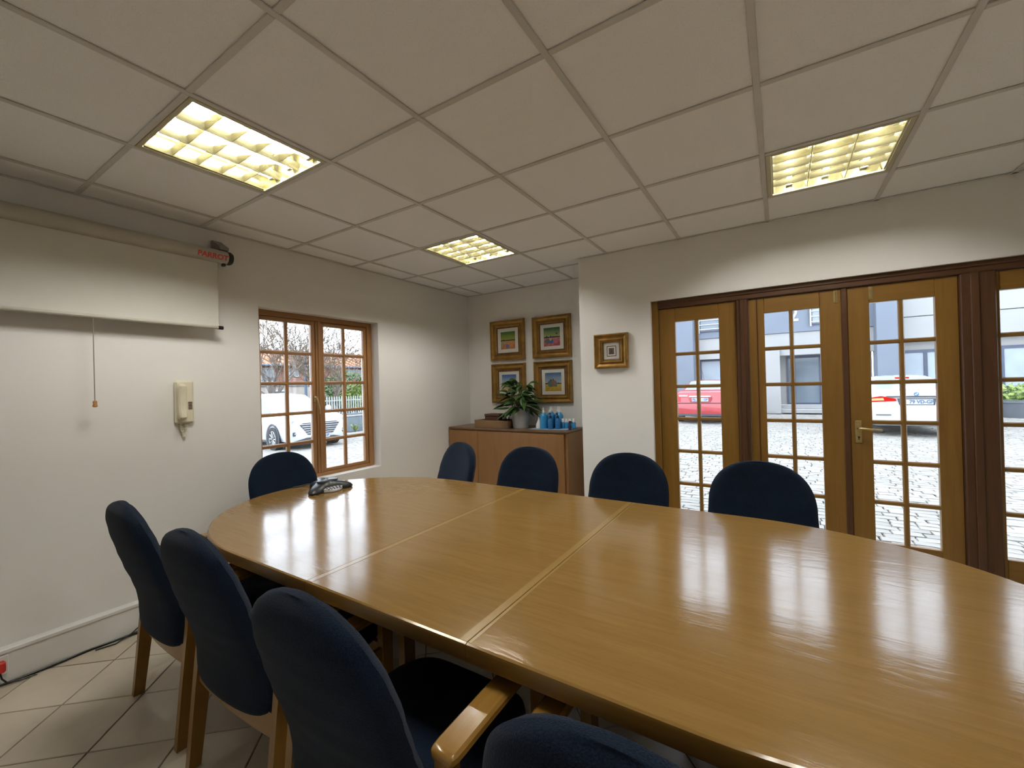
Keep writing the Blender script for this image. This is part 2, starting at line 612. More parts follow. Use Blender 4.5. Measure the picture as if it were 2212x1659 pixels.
# ================================================================== ROOM SHELL
XW, YR, YD, YB, ZC = 5.9, -1.35, 2.87, 3.5, 2.527        # right wall, rear wall, door wall, alcove wall, ceiling
XA = 1.775                                               # alcove return
WIN = (0.965, 2.08, 0.655, 2.047)                        # window opening y0 y1 z0 z1
DOOR = (2.405, 4.89, 2.065)                              # door opening x0 x1 top

mb = MB()
mb.box(-0.25, 0, YR - .2, WIN[0], -.1, 2.75)
mb.box(-0.25, 0, WIN[1], YB + .25, -.1, 2.75)
mb.box(-0.25, 0, WIN[0], WIN[1], -.1, WIN[2])
mb.box(-0.25, 0, WIN[0], WIN[1], WIN[3], 2.75)
mb.build('wall_left', M_WALL, kind='structure')
MB().box(0, XA + .25, YB, YB + .25, -.1, 2.75).build('wall_back', M_WALL, kind='structure')
mb = MB()
mb.box(XA, DOOR[0], YD, YD + .25, -.1, 2.75)
mb.box(DOOR[1], XW + .2, YD, YD + .25, -.1, 2.75)
mb.box(DOOR[0], DOOR[1], YD, YD + .25, DOOR[2], 2.75)
mb.build('wall_doors', M_WALL, kind='structure')
MB().box(XA, XA + .25, YD + .25, YB, -.1, 2.75).build('wall_alcove', M_WALL, kind='structure')
MB().box(XW, XW + .2, YR - .2, YD, -.1, 2.75).build('wall_right', M_WALL, kind='structure')
MB().box(0, XW, YR - .2, YR, -.1, 2.75).build('wall_rear', M_WALL, kind='structure')

# floor: diagonal tiles on a grout bed
mb = MB()
mb.box(0, XW, YR, YD, -.12, -.006)
mb.box(0, XA, YD, YB, -.12, -.006)
mb.box(DOOR[0], DOOR[1], YD, YD + .25, -.12, -.004)
floor = mb.build('floor', M_GROUT, kind='structure')


def clip(poly, axis, lim, keep_less):
    out = []
    for i in range(len(poly)):
        a, b = poly[i], poly[(i + 1) % len(poly)]
        ia, ib = ((a[axis] <= lim) == keep_less), ((b[axis] <= lim) == keep_less)
        if ia:
            out.append(a)
        if ia != ib:
            t = (lim - a[axis]) / (b[axis] - a[axis])
            out.append((a[0] + (b[0] - a[0]) * t, a[1] + (b[1] - a[1]) * t))
    return out


def cliprect(poly, x0, x1, y0, y1):
    for ax, lim, less in ((0, x0, False), (0, x1, True), (1, y0, False), (1, y1, True)):
        poly = clip(poly, ax, lim, less)
        if len(poly) < 3:
            return []
    return poly


PT, AT = 0.325, R(43)
h_ = (math.cos(AT), math.sin(AT))
n_ = (-math.sin(AT), math.cos(AT))
half = PT / 2 - 0.003
whole = MB().bbox(-half, half, -half, half, -.012, 0, .002).mesh('tile', M_TILE)
for a in range(-8, 30):
    for b in range(-22, 16):
        ca, cb = 0.235 + (a + .5) * PT, -0.475 + (b + .5) * PT
        cx, cy = h_[0] * ca + n_[0] * cb, h_[1] * ca + n_[1] * cb
        if not (-.3 < cx < XW + .3 and YR - .3 < cy < YB + .3):
            continue
        pl = [(cx + h_[0] * u + n_[0] * v, cy + h_[1] * u + n_[1] * v) for u, v in
              ((-half, -half), (half, -half), (half, half), (-half, half))]
        inside = all(0.004 < p[0] < XW - .004 and YR + .004 < p[1] < YD - .004 for p in pl)
        if inside:
            link('tile', whole, floor, (cx, cy, 0), (0, 0, AT))
        else:
            for rc in ((.003, XW - .003, YR + .003, YD), (.003, XA - .003, YD, YB - .003)):
                q = cliprect(pl, *rc)
                if len(q) >= 3:
                    area = abs(sum(q[i][0] * q[(i + 1) % len(q)][1] - q[(i + 1) % len(q)][0] * q[i][1] for i in range(len(q)))) / 2
                    if area > 0.004:
                        MB().poly(q, -.012, 0).build('tile', M_TILE, floor)

# cable trunking along the left wall
mb = MB()
mb.bbox(0.001, 0.05, YR + .002, YB - .5, 0.004, 0.168, .006)
mb.bbox(0.001, 0.055, YR + .002, YB - .5, 0.150, 0.172, .004)
mb.build('baseboard_left', M_WHITE, kind='structure')
MB().bbox(XA + .3, DOOR[0] - .01, YD - .018, YD - .001, 0.002, 0.09, .004).build('baseboard_doors', M_WHITE, kind='structure')

# ceiling: exposed T-bars, one board per bay
GX = [0.0] + [0.245 + .6 * i for i in range(10)]
GX = [g for g in GX if g < XW - .05] + [XW]
GY = [YR] + [.6 * j for j in range(-2, 6)] + [YB]
mb = MB()
mb.box(-.2, XW + .2, YR - .2, YB + .25, 2.70, 2.75)
ceiling = mb.build('ceiling', M_WHITE, kind='structure')
LAMPS = {(0.845, 0.0), (0.845, 1.8), (3.245, 1.8), (3.245, 0.0)}
BW = 0.012
for i in range(len(GX) - 1):
    for j in range(len(GY) - 1):
        x0, x1, y0, y1 = GX[i], GX[i + 1], GY[j], GY[j + 1]
        if any(abs(x0 - a) < .01 and abs(y0 - b) < .01 for a, b in LAMPS):
            continue
        if y0 > YD and x0 > XA:
            continue
        if y0 < YD < y1 and x0 > XA:
            y1 = YD
        MB().box(x0 + .004, x1 - .004, y0 + .004, y1 - .004, ZC + .007, ZC + .022).build('ceiling_tile', M_CEIL, ceiling)
for x in GX[1:-1]:
    ye = YB if x < XA else YD
    MB().bbox(x - BW, x + BW, YR + .001, ye - .001, ZC, ZC + .006, .0015).build('grid_bar', M_TBAR, ceiling)
for y in GY[1:-1]:
    for k in range(len(GX) - 1):
        a, b = GX[k], GX[k + 1]
        if y > YD and a > XA:
            continue
        b = min(b, XA) if y > YD else b
        MB().bbox(a + BW * (k > 0), b - BW, y - BW, y + BW, ZC + .0005, ZC + .006, .0015).build('grid_bar', M_TBAR, ceiling)
mb = MB()
mb.box(0.0, .022, YR, YB, ZC, ZC + .004)
mb.box(0.022, XA, YB - .022, YB, ZC, ZC + .004)
mb.box(XA, XW, YD - .022, YD, ZC, ZC + .004)
mb.build('trim_1', M_TBAR, kind='structure')

# ================================================================== CEILING LIGHTS
def make_lamp(x, y, label):
    """600 mm recessed fitting, three tubes along y under a 3 x 5 parabolic louvre"""
    t = thing('ceiling_light', label, 'ceiling light', (x + .3, y + .3, ZC), 0, 'recessed louvre lights')
    s, d = .286, .085
    h = MB()
    h.box(-s, s, -s, s, d, d + .004)
    for a, b, c, e in ((-s, -s + .004, -s, s), (s - .004, s, -s, s), (-s, s, -s, -s + .004), (-s, s, s - .004, s)):
        h.box(a, b, c, e, 0.004, d)
    h.build('housing', M_ALU, t)
    f = MB()
    for a, b, c, e in ((-.287, -.262, -.287, .287), (.262, .287, -.287, .287), (-.262, .262, -.287, -.268), (-.262, .262, .268, .287)):
        f.bbox(a, b, c, e, -.001, .008, .002)
    f.build('frame', M_LAMPLIT, t)
    for k in (-1, 0, 1):
        u = MB()
        u.tube([(k * .175, -.255, .055), (k * .175, .255, .055)], .0125, 10)
        u.build('tube', M_TUBE, t, 40)
        for e in (-1, 1):
            MB().box(k * .175 - .016, k * .175 + .016, e * .262 - .008, e * .262 + .008, .038, .08).build('tube_holder', M_LAMPLIT, t)
    w0 = .0875
    # long V blades between and beside the tubes
    for xc in (-.0875, .0875):
        b = MB()
        b.polyy([(xc - .002, .004), (xc + .002, .004), (xc + .013, .040), (xc - .013, .040)], -.262, .262)
        b.build('long_blade', M_ALU, t)
    for e in (-1, 1):
        b = MB()
        b.polyy([(e * .262, .004), (e * .255, .004), (e * .247, .040), (e * .262, .040)], -.262, .262)
        b.build('side_reflector', M_ALU, t)
    for k in (-1, 0, 1):
        xa, xb = k * .175 - .0875 + .004 - (k == -1) * 0.078 * 0, k * .175 + .0875 - .004
        for j in range(4):
            yc = -.157 + j * .105
            b = MB()
            xm = (xa + xb) / 2
            b.add([(xa, yc - .0015, .006), (xb, yc - .0015, .006), (xb, yc + .0015, .006), (xa, yc + .0015, .006),
                   (xa + .006, yc - .009, .036), (xb - .006, yc - .009, .036), (xb - .006, yc + .009, .036), (xa + .006, yc + .009, .036)],
                  [(0, 3, 2, 1), (4, 5, 6, 7), (0, 1, 5, 4), (1, 2, 6, 5), (2, 3, 7, 6), (3, 0, 4, 7)])
            b.build('cross_blade', M_ALU, t)
    return t


make_lamp(0.845, 0.0, 'recessed louvre ceiling light nearest the projection screen, largest in view')
make_lamp(0.845, 1.8, 'small-looking louvre ceiling light in front of the four gold pictures')
make_lamp(3.245, 1.8, 'louvre ceiling light above the french doors with three bright tube streaks')
make_lamp(3.245, 0.0, 'louvre ceiling light directly above the near side of the table')


# ================================================================== GLAZED JOINERY
def bar(mb, x0, x1, z0, z1, y0, y1, vert, ch=.006):
    """moulded bar: chamfered on both faces"""
    if vert:
        pr = [(x0 + ch, y0), (x1 - ch, y0), (x1, y0 + ch * 1.6), (x1, y1 - ch), (x1 - ch * .5, y1), (x0 + ch * .5, y1), (x0, y1 - ch), (x0, y0 + ch * 1.6)]
        return mb.poly(pr, z0, z1)
    pr = [(z0 + ch, y0), (z1 - ch, y0), (z1, y0 + ch * 1.6), (z1, y1 - ch), (z1 - ch * .5, y1), (z0 + ch * .5, y1), (z0, y1 - ch), (z0, y0 + ch * 1.6)]
    n = len(pr)
    return mb.add([(x0, y, z) for z, y in pr] + [(x1, y, z) for z, y in pr],
                  [tuple(range(n)), tuple(range(n, 2 * n))[::-1]] + [(i, n + i, n + (i + 1) % n, (i + 1) % n) for i in range(n)])


def glazed(parent, x0, x1, z0, z1, sl, sr, tr_, br, cols, rows, mw, y0, y1, mz, mx, pre=''):
    """stiles, rails, glazing bars and panes of one leaf, local x/z plane, y depth"""
    gx0, gx1, gz0, gz1 = x0 + sl, x1 - sr, z0 + br, z1 - tr_
    MB().bbox(x0, gx0, y0, y1, z0, z1, .003).build('stile', mz, parent)
    MB().bbox(gx1, x1, y0, y1, z0, z1, .003).build('stile', mz, parent)
    MB().bbox(gx0, gx1, y0, y1, gz1, z1, .003).build('top_rail', mx, parent)
    MB().bbox(gx0, gx1, y0, y1, z0, gz0, .003).build('bottom_rail', mx, parent)
    px, pz = (gx1 - gx0) / cols, (gz1 - gz0) / rows
    for c in range(1, cols):
        b = MB()
        bar(b, gx0 + c * px - mw / 2, gx0 + c * px + mw / 2, gz0, gz1, y0 + .004, y1 - .004, True)
        b.build('glazing_bar', mz, parent)
    for r_ in range(1, rows):
        b = MB()
        bar(b, gx0, gx1, gz0 + r_ * pz - mw / 2, gz0 + r_ * pz + mw / 2, y0 + .006, y1 - .006, False)
        b.build('glazing_bar', mx, parent)
    ym = (y0 + y1) / 2 + .006
    me = MB().box(-px / 2 + .002, px / 2 - .002, -.002, .002, -pz / 2 + .002, pz / 2 - .002).mesh('pane', M_GLASS)
    for c in range(cols):
        for r_ in range(rows):
            link('pane', me, parent, (gx0 + (c + .5) * px, ym, gz0 + (r_ + .5) * pz))


YF = 2.925                                               # inner face of the door leaves
# dark frame round the doors: jambs, head, mullions
fr = setting('trim_2')
MB().bbox(DOOR[0], 2.455, YF - .02, YF + .09, 0, 2.065, .004).build('jamb', M_DOORZ, fr)
MB().bbox(4.84, DOOR[1], YF - .02, YF + .09, 0, 2.065, .004).build('jamb', M_DOORZ, fr)
MB().bbox(2.455, 4.84, YF - .02, YF + .09, 2.0, 2.065, .004).build('head', M_DARKX, fr)
MB().bbox(2.455, 4.84, YF - .028, YF - .02, 2.035, 2.065, .003).build('head_bead', M_DARKX, fr)
mb = MB().bbox(3.028, 3.105, YF - .03, YF + .09, 0, 2.0, .006)
mb.bbox(3.052, 3.081, YF - .042, YF - .03, 0, 2.0, .004)
mb.build('mullion', M_DARKZ, fr)
mb = MB().bbox(4.222, 4.372, YF - .03, YF + .09, 0, 2.0, .006)
mb.bbox(4.262, 4.30, YF - .042, YF - .03, 0, 2.0, .004)
mb.build('mullion', M_DARKZ, fr)
MB().bbox(DOOR[0], DOOR[1], YF - .02, YF + .1, -.004, .02, .003).build('threshold', M_DARKX, fr)

ZG0, ZG1, ZT, ZB_ = .305, 1.885, 1.998, .022


def door_leaf(name, x0, x1, g0, g1):
    d = setting(name)
    glazed(d, x0, x1, ZB_, ZT, g0 - x0, x1 - g1, ZT - ZG1, ZG0 - ZB_, 2, 6, .027, YF, YF + .045, M_DOORZ, M_DOORX)
    return d


door_leaf('door_1', 2.457, 3.026, 2.583, 2.905)
d2 = door_leaf('door_2', 3.107, 3.668, 3.208, 3.538)
d3 = door_leaf('door_3', 3.690, 4.220, 3.803, 4.118)
door_leaf('door_4', 4.374, 4.838, 4.392, 4.712)
mb = MB().bbox(3.158, 3.166, YF - .003, YF + .001, ZB_, ZT, .001)
mb.build('stile_groove', M_DARKZ, d2)
MB().bbox(3.655, 3.689, YF - .012, YF + .03, ZB_, ZT, .004).build('meeting_bead', M_DARKZ, d2)
for d, x in ((d2, 3.628), (d3, 3.812)):
    b = MB().bbox(x - .011, x + .011, YF - .004, YF, 1.905, 1.992, .002)
    b.build('bolt_plate', M_BRASS, d)
    b = MB()
    b.tube([(x, YF - .010, 1.915), (x, YF - .010, 1.985)], .005, 8)
    b.build('flush_bolt', M_BRASS, d, 40)
# lever handle on its plate
b = MB().bbox(3.712, 3.748, YF - .006, YF, .955, 1.105, .003)
pl = b.build('handle_plate', M_BRASS, d3)
b = MB()
b.tube([(3.730, YF - .004, 1.055), (3.730, YF - .045, 1.055)], .009, 10)
b.tube([(3.730, YF - .045, 1.055), (3.745, YF - .050, 1.056), (3.79, YF - .05, 1.05), (3.845, YF - .048, 1.048)], [.009, .009, .008, .006], 10)
b.build('lever', M_BRASS, pl, 40)
b = MB()
b.lathe([(.006, 0), (.006, .002)], 10)
b.move(Matrix.Translation((3.730, YF - .006, .995)) @ Matrix.Rotation(R(90), 4, 'X'))
b.bbox(3.7275, 3.7325, YF - .008, YF - .006, .978, .994, .0005)
b.build('keyhole', M_BLACK, pl)

# window: local x = world y, local +y = outside
wn = setting('window_1', (0, 0, 0), R(90))
FO, FI = .10, .17
y0, y1, z0, z1 = WIN
MB().bbox(y0, y0 + .03, FO, FI, z0, z1, .003).build('frame_upright', M_WINZ, wn)
MB().bbox(y1 - .052, y1, FO, FI, z0, z1, .003).build('frame_upright', M_WINZ, wn)
MB().bbox(y0 + .03, y1 - .052, FO, FI, z1 - .042, z1, .003).build('frame_head', M_WINX, wn)
MB().bbox(y0 + .03, y1 - .052, FO, FI, z0, z0 + .03, .003).build('frame_sill', M_WINX, wn)
mb = MB().bbox(1.489, 1.540, FO, FI, z0 + .03, z1 - .042, .004)
mb.bbox(1.506, 1.523, FO - .008, FO, z0 + .03, z1 - .042, .003)
mb.build('mullion', M_WINZ, wn)
glazed(wn, .996, 1.488, z0 + .031, z1 - .043, .033, .035, .033, .027, 2, 5, .028, FO + .012, FO + .052, M_WINZ, M_WINX)
glazed(wn, 1.541, 2.027, z0 + .031, z1 - .043, .031, .036, .033, .027, 2, 5, .028, FO + .012, FO + .052, M_WINZ, M_WINX)
b = MB().bbox(1.462, 1.482, FO + .004, FO + .012, 1.30, 1.36, .002)
pl = b.build('fastener_plate', M_BRASS, wn)
b = MB()
b.tube([(1.472, FO + .01, 1.345), (1.472, FO - .018, 1.345), (1.478, FO - .026, 1.315), (1.492, FO - .026, 1.26), (1.498, FO - .024, 1.20)],
       [.007, .007, .006, .006, .005], 8)
b.build('fastener_lever', M_BRASS, pl, 40)

# ================================================================== CONFERENCE TABLE
TX, TY, TZ = 2.25, 0.885, 0.74
HW = 0.737


def table_half(x):
    """half width of the top at x"""
    if x < 1.35:
        u = (1.35 - x) / .9
    elif x > 3.15:
        u = (x - 3.15) / .9
    else:
        return HW
    return HW * math.sqrt(max(0, 1 - u * u))


def outline(xa, xb):
    xs = []
    for k in range(41):
        t = k / 40
        xs.append(xa + (xb - xa) * t)
    if xa < 1.0:
        xs = [1.35 - .9 * math.cos(R(90) * (k / 26)) for k in range(27)] + [xb]
    if xb > 3.6:
        xs = [xa] + [3.15 + .9 * math.sin(R(90) * (k / 26)) for k in range(27)]
    lo = [(x, TY - table_half(x)) for x in xs]
    hi = [(x, TY + table_half(x)) for x in reversed(xs)]
    pts = []
    for p in lo + hi:
        if not pts or (abs(p[0] - pts[-1][0]) + abs(p[1] - pts[-1][1])) > 1e-4:
            pts.append(p)
    if abs(pts[0][0] - pts[-1][0]) + abs(pts[0][1] - pts[-1][1]) < 1e-4:
        pts.pop()
    return pts


tbl = thing('conference_table', 'long oval varnished wooden conference table filling the room', 'table', (TX, TY, 0))


def tlocal(b):
    return b.move(Matrix.Translation((-TX, -TY, 0)))


S1, S2 = 1.885, 2.595
for xa, xb in ((.45, S1 - .001), (S1 + .001, S2 - .001), (S2 + .001, 4.05)):
    pts = outline(xa, xb)
    n = len(pts)
    cx_, cy_ = TX, TY
    b = MB()
    ins = []
    for (x, y) in pts:
        sy = 1 if y > TY else -1
        endx = 0.0
        nx, ny = 0.0, -sy
        if x < 1.35 or x > 3.15:
            ux = (x - (1.35 if x < 1.35 else 3.15)) / .81
            uy = (y - TY) / (HW * HW)
            L = math.hypot(ux, uy)
            nx, ny = -ux / L, -uy / L
        if abs(y - TY) < 1e-6 and not (x < .5 or x > 4):
            ny = 0
        ins.append((nx, ny))
    rings = []
    for off, z in ((.004, TZ - .048), (0.0, TZ - .044), (0.0, TZ - .010), (.003, TZ - .003), (.009, TZ)):
        rings.append([(x + nx * off, y + ny * off, z) for (x, y), (nx, ny) in zip(pts, ins)])
    b.grid(rings[:4], close_u=True)
    e = tlocal(b).build('table_edge', M_TEDGE, tbl, 30)
    b = MB()
    b.grid(rings[3:], close_u=True)
    k0 = len(b.v) - n
    b.f.append(tuple(k0 + i for i in range(n)))
    tlocal(b).build('tabletop', M_TABLE, tbl, 20)
    b = MB()
    b.add(rings[0], [tuple(range(n))[::-1]])
    tlocal(b).build('underside', M_TLEG, tbl)
for x0, x1 in ((S1 + .002, S1 + .028), (S2 - .027, S2 - .002), (S2 + .002, S2 + .012)):
    tlocal(MB().box(x0, x1, TY - HW + .010, TY + HW - .010, TZ - .002, TZ + .0006)).build('inlay_strip', M_INLAY, tbl)
for x0 in (1.13, 3.20):
    tlocal(MB().bbox(x0, x0 + .17, TY - .30, TY + .30, 0.06, TZ - .049, .006)).build('pedestal', M_TLEG, tbl)
    tlocal(MB().bbox(x0 - .02, x0 + .19, TY - .42, TY + .42, 0.0, 0.06, .012)).build('pedestal_foot', M_TLEG, tbl)
tlocal(MB().bbox(1.30, 3.20, TY - .02, TY + .02, .30, .55, .004)).build('stretcher', M_TLEG, tbl)


# ================================================================== CHAIRS
def lerp_tab(tab, z):
    if z <= tab[0][0]:
        return tab[0][1]
    for (a, va), (b, vb) in zip(tab, tab[1:]):
        if z <= b:
            t = (z - a) / (b - a)
            t = t * t * (3 - 2 * t) * .5 + t * .5
            return va + (vb - va) * t
    return tab[-1][1]


def make_backrest():
    zt, z1 = .962, .72
    yc = [(.32, .022), (.42, .022), (.465, .023), (.524, .016), (.588, -.001), (.662, -.027), (.735, -.048), (.82, -.070), (.884, -.083), (.93, -.086), (.962, -.080)]
    hw = [(.358, .10), (.364, .165), (.372, .215), (.385, .243), (.40, .250), (.62, .250), (.72, .246)]
    th = [(.32, .050), (.46, .066), (.6, .070), (.8, .072), (.962, .066)]
    zs = [.358, .361, .365, .370, .378, .388] + [.40 + (.72 - .40) * k / 14 for k in range(15)] + [z1 + (zt - z1) * math.sin(R(90) * k / 16) for k in range(1, 17)]
    NU = 22
    rows = []
    for z in zs:
        W = lerp_tab(hw, z)
        tt = 0.0
        if z > z1:
            tt = (z - z1) / (zt - z1)
            W = .246 * max(0.0, 1 - tt ** 2.35) ** (1 / 2.35)
        W = max(W, .004)
        T = lerp_tab(th, z) / 2 * max(.12, (1 - tt ** 7)) ** .5
        if z < .38:
            T *= .45 + .55 * (z - .358) / .022
        y = lerp_tab(yc, z)
        ring = []
        for s in (1, -1):                       # front then back
            for k in range(NU + 1):
                u = -1 + 2 * k / NU
                u = math.copysign(abs(u) ** .8, u)
                if s < 0:
                    u = -u
                prof = max(0.0, 1 - abs(u) ** 7) ** .42
                xx = W * u
                curve = .030 * (xx / .25) ** 2
                ring.append((xx, y + curve + s * T * prof, z))
        rows.append(ring)
    b = MB()
    b.loft([r[::-1] for r in rows])
    return b


def make_seat():
    rows = []
    prof = [(.0, .94), (.012, .985), (.03, 1.0), (.052, .985), (.064, .94), (.070, .82), (.073, .55), (.074, .1)]
    N = 44
    for h, s in prof:
        ring = []
        for k in range(N):
            a = 2 * math.pi * k / N
            c_, s_ = math.cos(a), math.sin(a)
            e = .34 if s_ > 0 else .24
            x = math.copysign(abs(c_) ** e, c_) * .246
            y = math.copysign(abs(s_) ** (.62 if s_ > 0 else .25), s_) * .235
            ring.append((x * s, .295 + y * s, .392 + h - .012 * (y > .1) * (y - .1) / .13))
        rows.append(ring)
    return MB().loft(rows)


ch0 = thing('conference_chair', '', 'chair', (0, 0, 0), 0, 'blue upholstered armchairs around the table')
make_backrest().build('backrest', M_FAB, ch0, 50)
make_seat().build('seat', M_FAB, ch0, 50)
for s in (-1, 1):
    b = MB()
    xo = s * .273
    b.loft([[(xo - .015, yy, z), (xo + .015, yy, z), (xo + .015, yy + d, z), (xo - .015, yy + d, z)] for yy, d, z in
            ((.0, .040, .0), (.028, .050, .30), (.045, .052, .47), (.052, .046, .63))])
    b.build('leg', M_CHWOOD, ch0)
    b = MB()
    b.loft([[(xo - .015, yy, z), (xo + .015, yy, z), (xo + .015, yy + d, z), (xo - .015, yy + d, z)] for yy, d, z in
            ((.455, .040, .0), (.450, .050, .40), (.448, .050, .63))])
    b.build('leg', M_CHWOOD, ch0)
    rows = []
    for t in (0, .006, .018, .04, .08, .2, .4, .6, .8, .92, .96, .982, .994, 1):      # armrest, rounded at both ends
        y = .040 + t * .475
        xa_ = s * .284
        e = min(1.0, min(t, 1 - t) / .06)
        w_ = .034 * (.62 + .38 * math.sqrt(1 - (1 - e) ** 2))
        hh = .0125 * (.55 + .45 * math.sqrt(1 - (1 - e) ** 2))
        zc = .640 + .006 * math.sin(t * math.pi)
        rows.append([(xa_ + w_ * cx, y, zc + hh * cz) for cx, cz in
                     ((-1, -.5), (-.8, -1), (.8, -1), (1, -.5), (1, .5), (.8, 1), (-.8, 1), (-1, .5))])
    MB().loft(rows).build('armrest', M_CHWOODY, ch0, 40)
    MB().bbox(xo - .011, xo + .011, .05, .455, .33, .385, .003).build('side_rail', M_CHWOODY, ch0)
rows = []
for k in range(17):
    u = -1 + 2 * k / 16
    y = .052 - .012 * (1 - u * u)
    x = u * .258
    rows.append([(x, y - .011, .312), (x, y + .011, .312), (x, y + .011, .392), (x, y - .011, .392)])
MB().loft(rows).build('rear_rail', M_CHWOODX, ch0, 30)
MB().bbox(-.258, .258, .468, .488, .33, .385, .003).build('front_rail', M_CHWOODX, ch0)

CHAIRS = [
    (.985, -.010, -2.5, 'blue armchair on the near side of the table, closest to the projection screen'),
    (1.67, -.033, 0, 'second blue armchair from the screen on the near side of the table'),
    (2.405, -.095, 0, 'third near-side blue armchair with its glossy wooden armrest showing'),
    (3.115, -.115, 0, 'foreground blue armchair cut off by the bottom edge of the picture'),
    (.31, .975, -90, 'blue armchair at the head of the table below the window'),
    (1.12, 1.84, 160, 'blue armchair turned slightly, in front of the left end of the cabinet'),
    (1.78, 1.83, 180, 'blue armchair in front of the right part of the wooden cabinet'),
    (2.49, 1.83, 180, 'blue armchair in front of the white wall left of the french doors'),
    (3.19, 1.83, 180, 'dark armchair backlit directly in front of the french doors'),
]
for k, (x, y, rz, lab) in enumerate(CHAIRS):
    c = ch0 if k == 0 else copy_tree(ch0)
    c.location = (x, y, 0)
    c.rotation_euler = (0, 0, R(rz))
    c['label'] = lab

# ================================================================== CONFERENCE PHONE
ph = thing('conference_phone', 'dark three-armed conference phone with silver keypad on the table', 'phone', (.715, 1.01, TZ), R(-4))
rows = []
N = 60
for zf, sc in ((0.0, .97), (.010, 1.0), (.022, .93), (.034, .74), (.044, .50), (.048, .28), (.049, .05)):
    ring = []
    for k in range(N):
        a = 2 * math.pi * k / N
        lobes = .5 + .5 * math.cos(3 * (a - R(180)))
        rr = .085 + .085 * lobes ** 2.2
        rr2 = rr * sc if zf > .02 else rr * sc
        droop = (lobes ** 1.5) * zf * .35
        ring.append((rr2 * math.cos(a), rr2 * math.sin(a), zf * 1.55 - droop))
    rows.append(ring)
MB().loft(rows).build('body', M_PHONE, ph, 45)
b = MB()
rows = []
for z, s in ((.060, 1.0), (.068, .96), (.071, .80), (.0715, .1)):
    rows.append([(.062 * s * (1 + .25 * math.cos(3 * (2 * math.pi * k / 36 - math.pi))) * math.cos(2 * math.pi * k / 36),
                  .062 * s * (1 + .25 * math.cos(3 * (2 * math.pi * k / 36 - math.pi))) * math.sin(2 * math.pi * k / 36), z) for k in range(36)])
b.loft(rows).build('speaker_dome', M_DGREY, ph, 40)
b = MB()
kp = [(.066, -.088), (.092, -.066), (.118, -.032), (.126, 0), (.118, .032), (.092, .066), (.066, .088)]
lo = [(x, y, .004) for x, y in kp]
hi = [(x, y, .034 - (x - .066) * .36) for x, y in kp]
n = len(kp)
b.add(lo + hi, [tuple(range(n))[::-1], tuple(range(n, 2 * n))] + [(i, (i + 1) % n, n + (i + 1) % n, n + i) for i in range(n)])
pad = b.build('keypad', M_SILVER, ph)
km = MB().bbox(-.0042, .0042, -.0062, .0062, 0, .003, .001).mesh('key', M_BLACK)
for i in range(3):
    for j in range(5):
        x = .080 + i * .0135
        y = (-2 + j) * (.0245 - i * .0025)
        link('key', km, pad, (x, y, .0335 - (x - .066) * .36), (0, R(20), 0))
b = MB()
b.tube([(-.16, .0, .012), (-.185, .0, .014), (-.205, -.012, .012), (-.225, -.05, .006), (-.24, -.10, .004)], .004, 8)
b.build('cable', M_BLACK, ph, 40)

# ================================================================== PROJECTION SCREEN
sc_ = thing('projection_screen', 'pull-down projection screen hanging partly open on the left wall', 'screen', (.10, .03, 1.84))
L = .655


def sl(b):
    return b.move(Matrix.Translation((-.10, -.03, -1.84)))


b = MB()
b.tube([(.10, .03 - L - .06, 2.328), (.10, .03 + L + .025, 2.328)], .044, 20)
case = sl(b).build('case', M_CASE, sc_, 40)
b = MB()
b.tube([(.10, .03 + L + .025, 2.328), (.10, .03 + L + .045, 2.328), (.10, .03 + L + .058, 2.328), (.10, .03 + L + .064, 2.328)], [.0455, .0455, .038, .02], 20)
sl(b).build('end_cap', M_BLACK, case, 40)
b = MB()
b.tube([(.10, .03 - L - .06, 2.328), (.10, .03 - L - .09, 2.328)], [.0455, .038], 20)
sl(b).build('end_cap', M_BLACK, case, 40)
b = MB()
b.polyy([(.001, 2.372), (.001, 2.455), (.022, 2.455), (.13, 2.392), (.13, 2.374), (.02, 2.374)], .03 + L - .025, .03 + L + .03)
sl(b).build('wall_bracket', M_GREYM, sc_)
b = MB().bbox(.085, .115, .03 + L - .002, .03 + L + .018, 2.268, 2.287, .004)
sl(b).build('latch', M_BLACK, sc_)
b = MB().box(.0995, .1005, .03 - L + .02, .03 + L - .03, 1.85, 2.30)
sl(b).build('screen_sheet', M_SCREEN, sc_)
b = MB()
b.tube([(.100, .03 - L, 1.845), (.100, .03 + L - .035, 1.845)], .0115, 14)
sl(b).build('bottom_bar', M_CASE, sc_, 40)
b = MB()
b.tube([(.100, .03 + L - .035, 1.845), (.100, .03 + L - .005, 1.845)], .0125, 14)
sl(b).build('bar_cap', M_BLACK, sc_, 40)
b = MB()
b.tube([(.100, .035, 1.835), (.100, .0355, 1.6), (.100, .036, 1.372)], .0024, 6)
sl(b).build('pull_cord', M_CORD, sc_)
b = MB()
b.lathe([(.004, .036), (.009, .033), (.0095, .024), (.008, .018), (.0105, .010), (.011, .004), (.006, 0)], 14, (.100, .036, 1.342))
sl(b).build('cord_bead', M_BEAD, sc_, 50)
lt = text('lettering', 'PARROT', .047, M_REDINK, case, (.0428, .585, .474), (R(108), 0, R(90)), .0006, .0012, 'red lettering PARROT', 1.0)

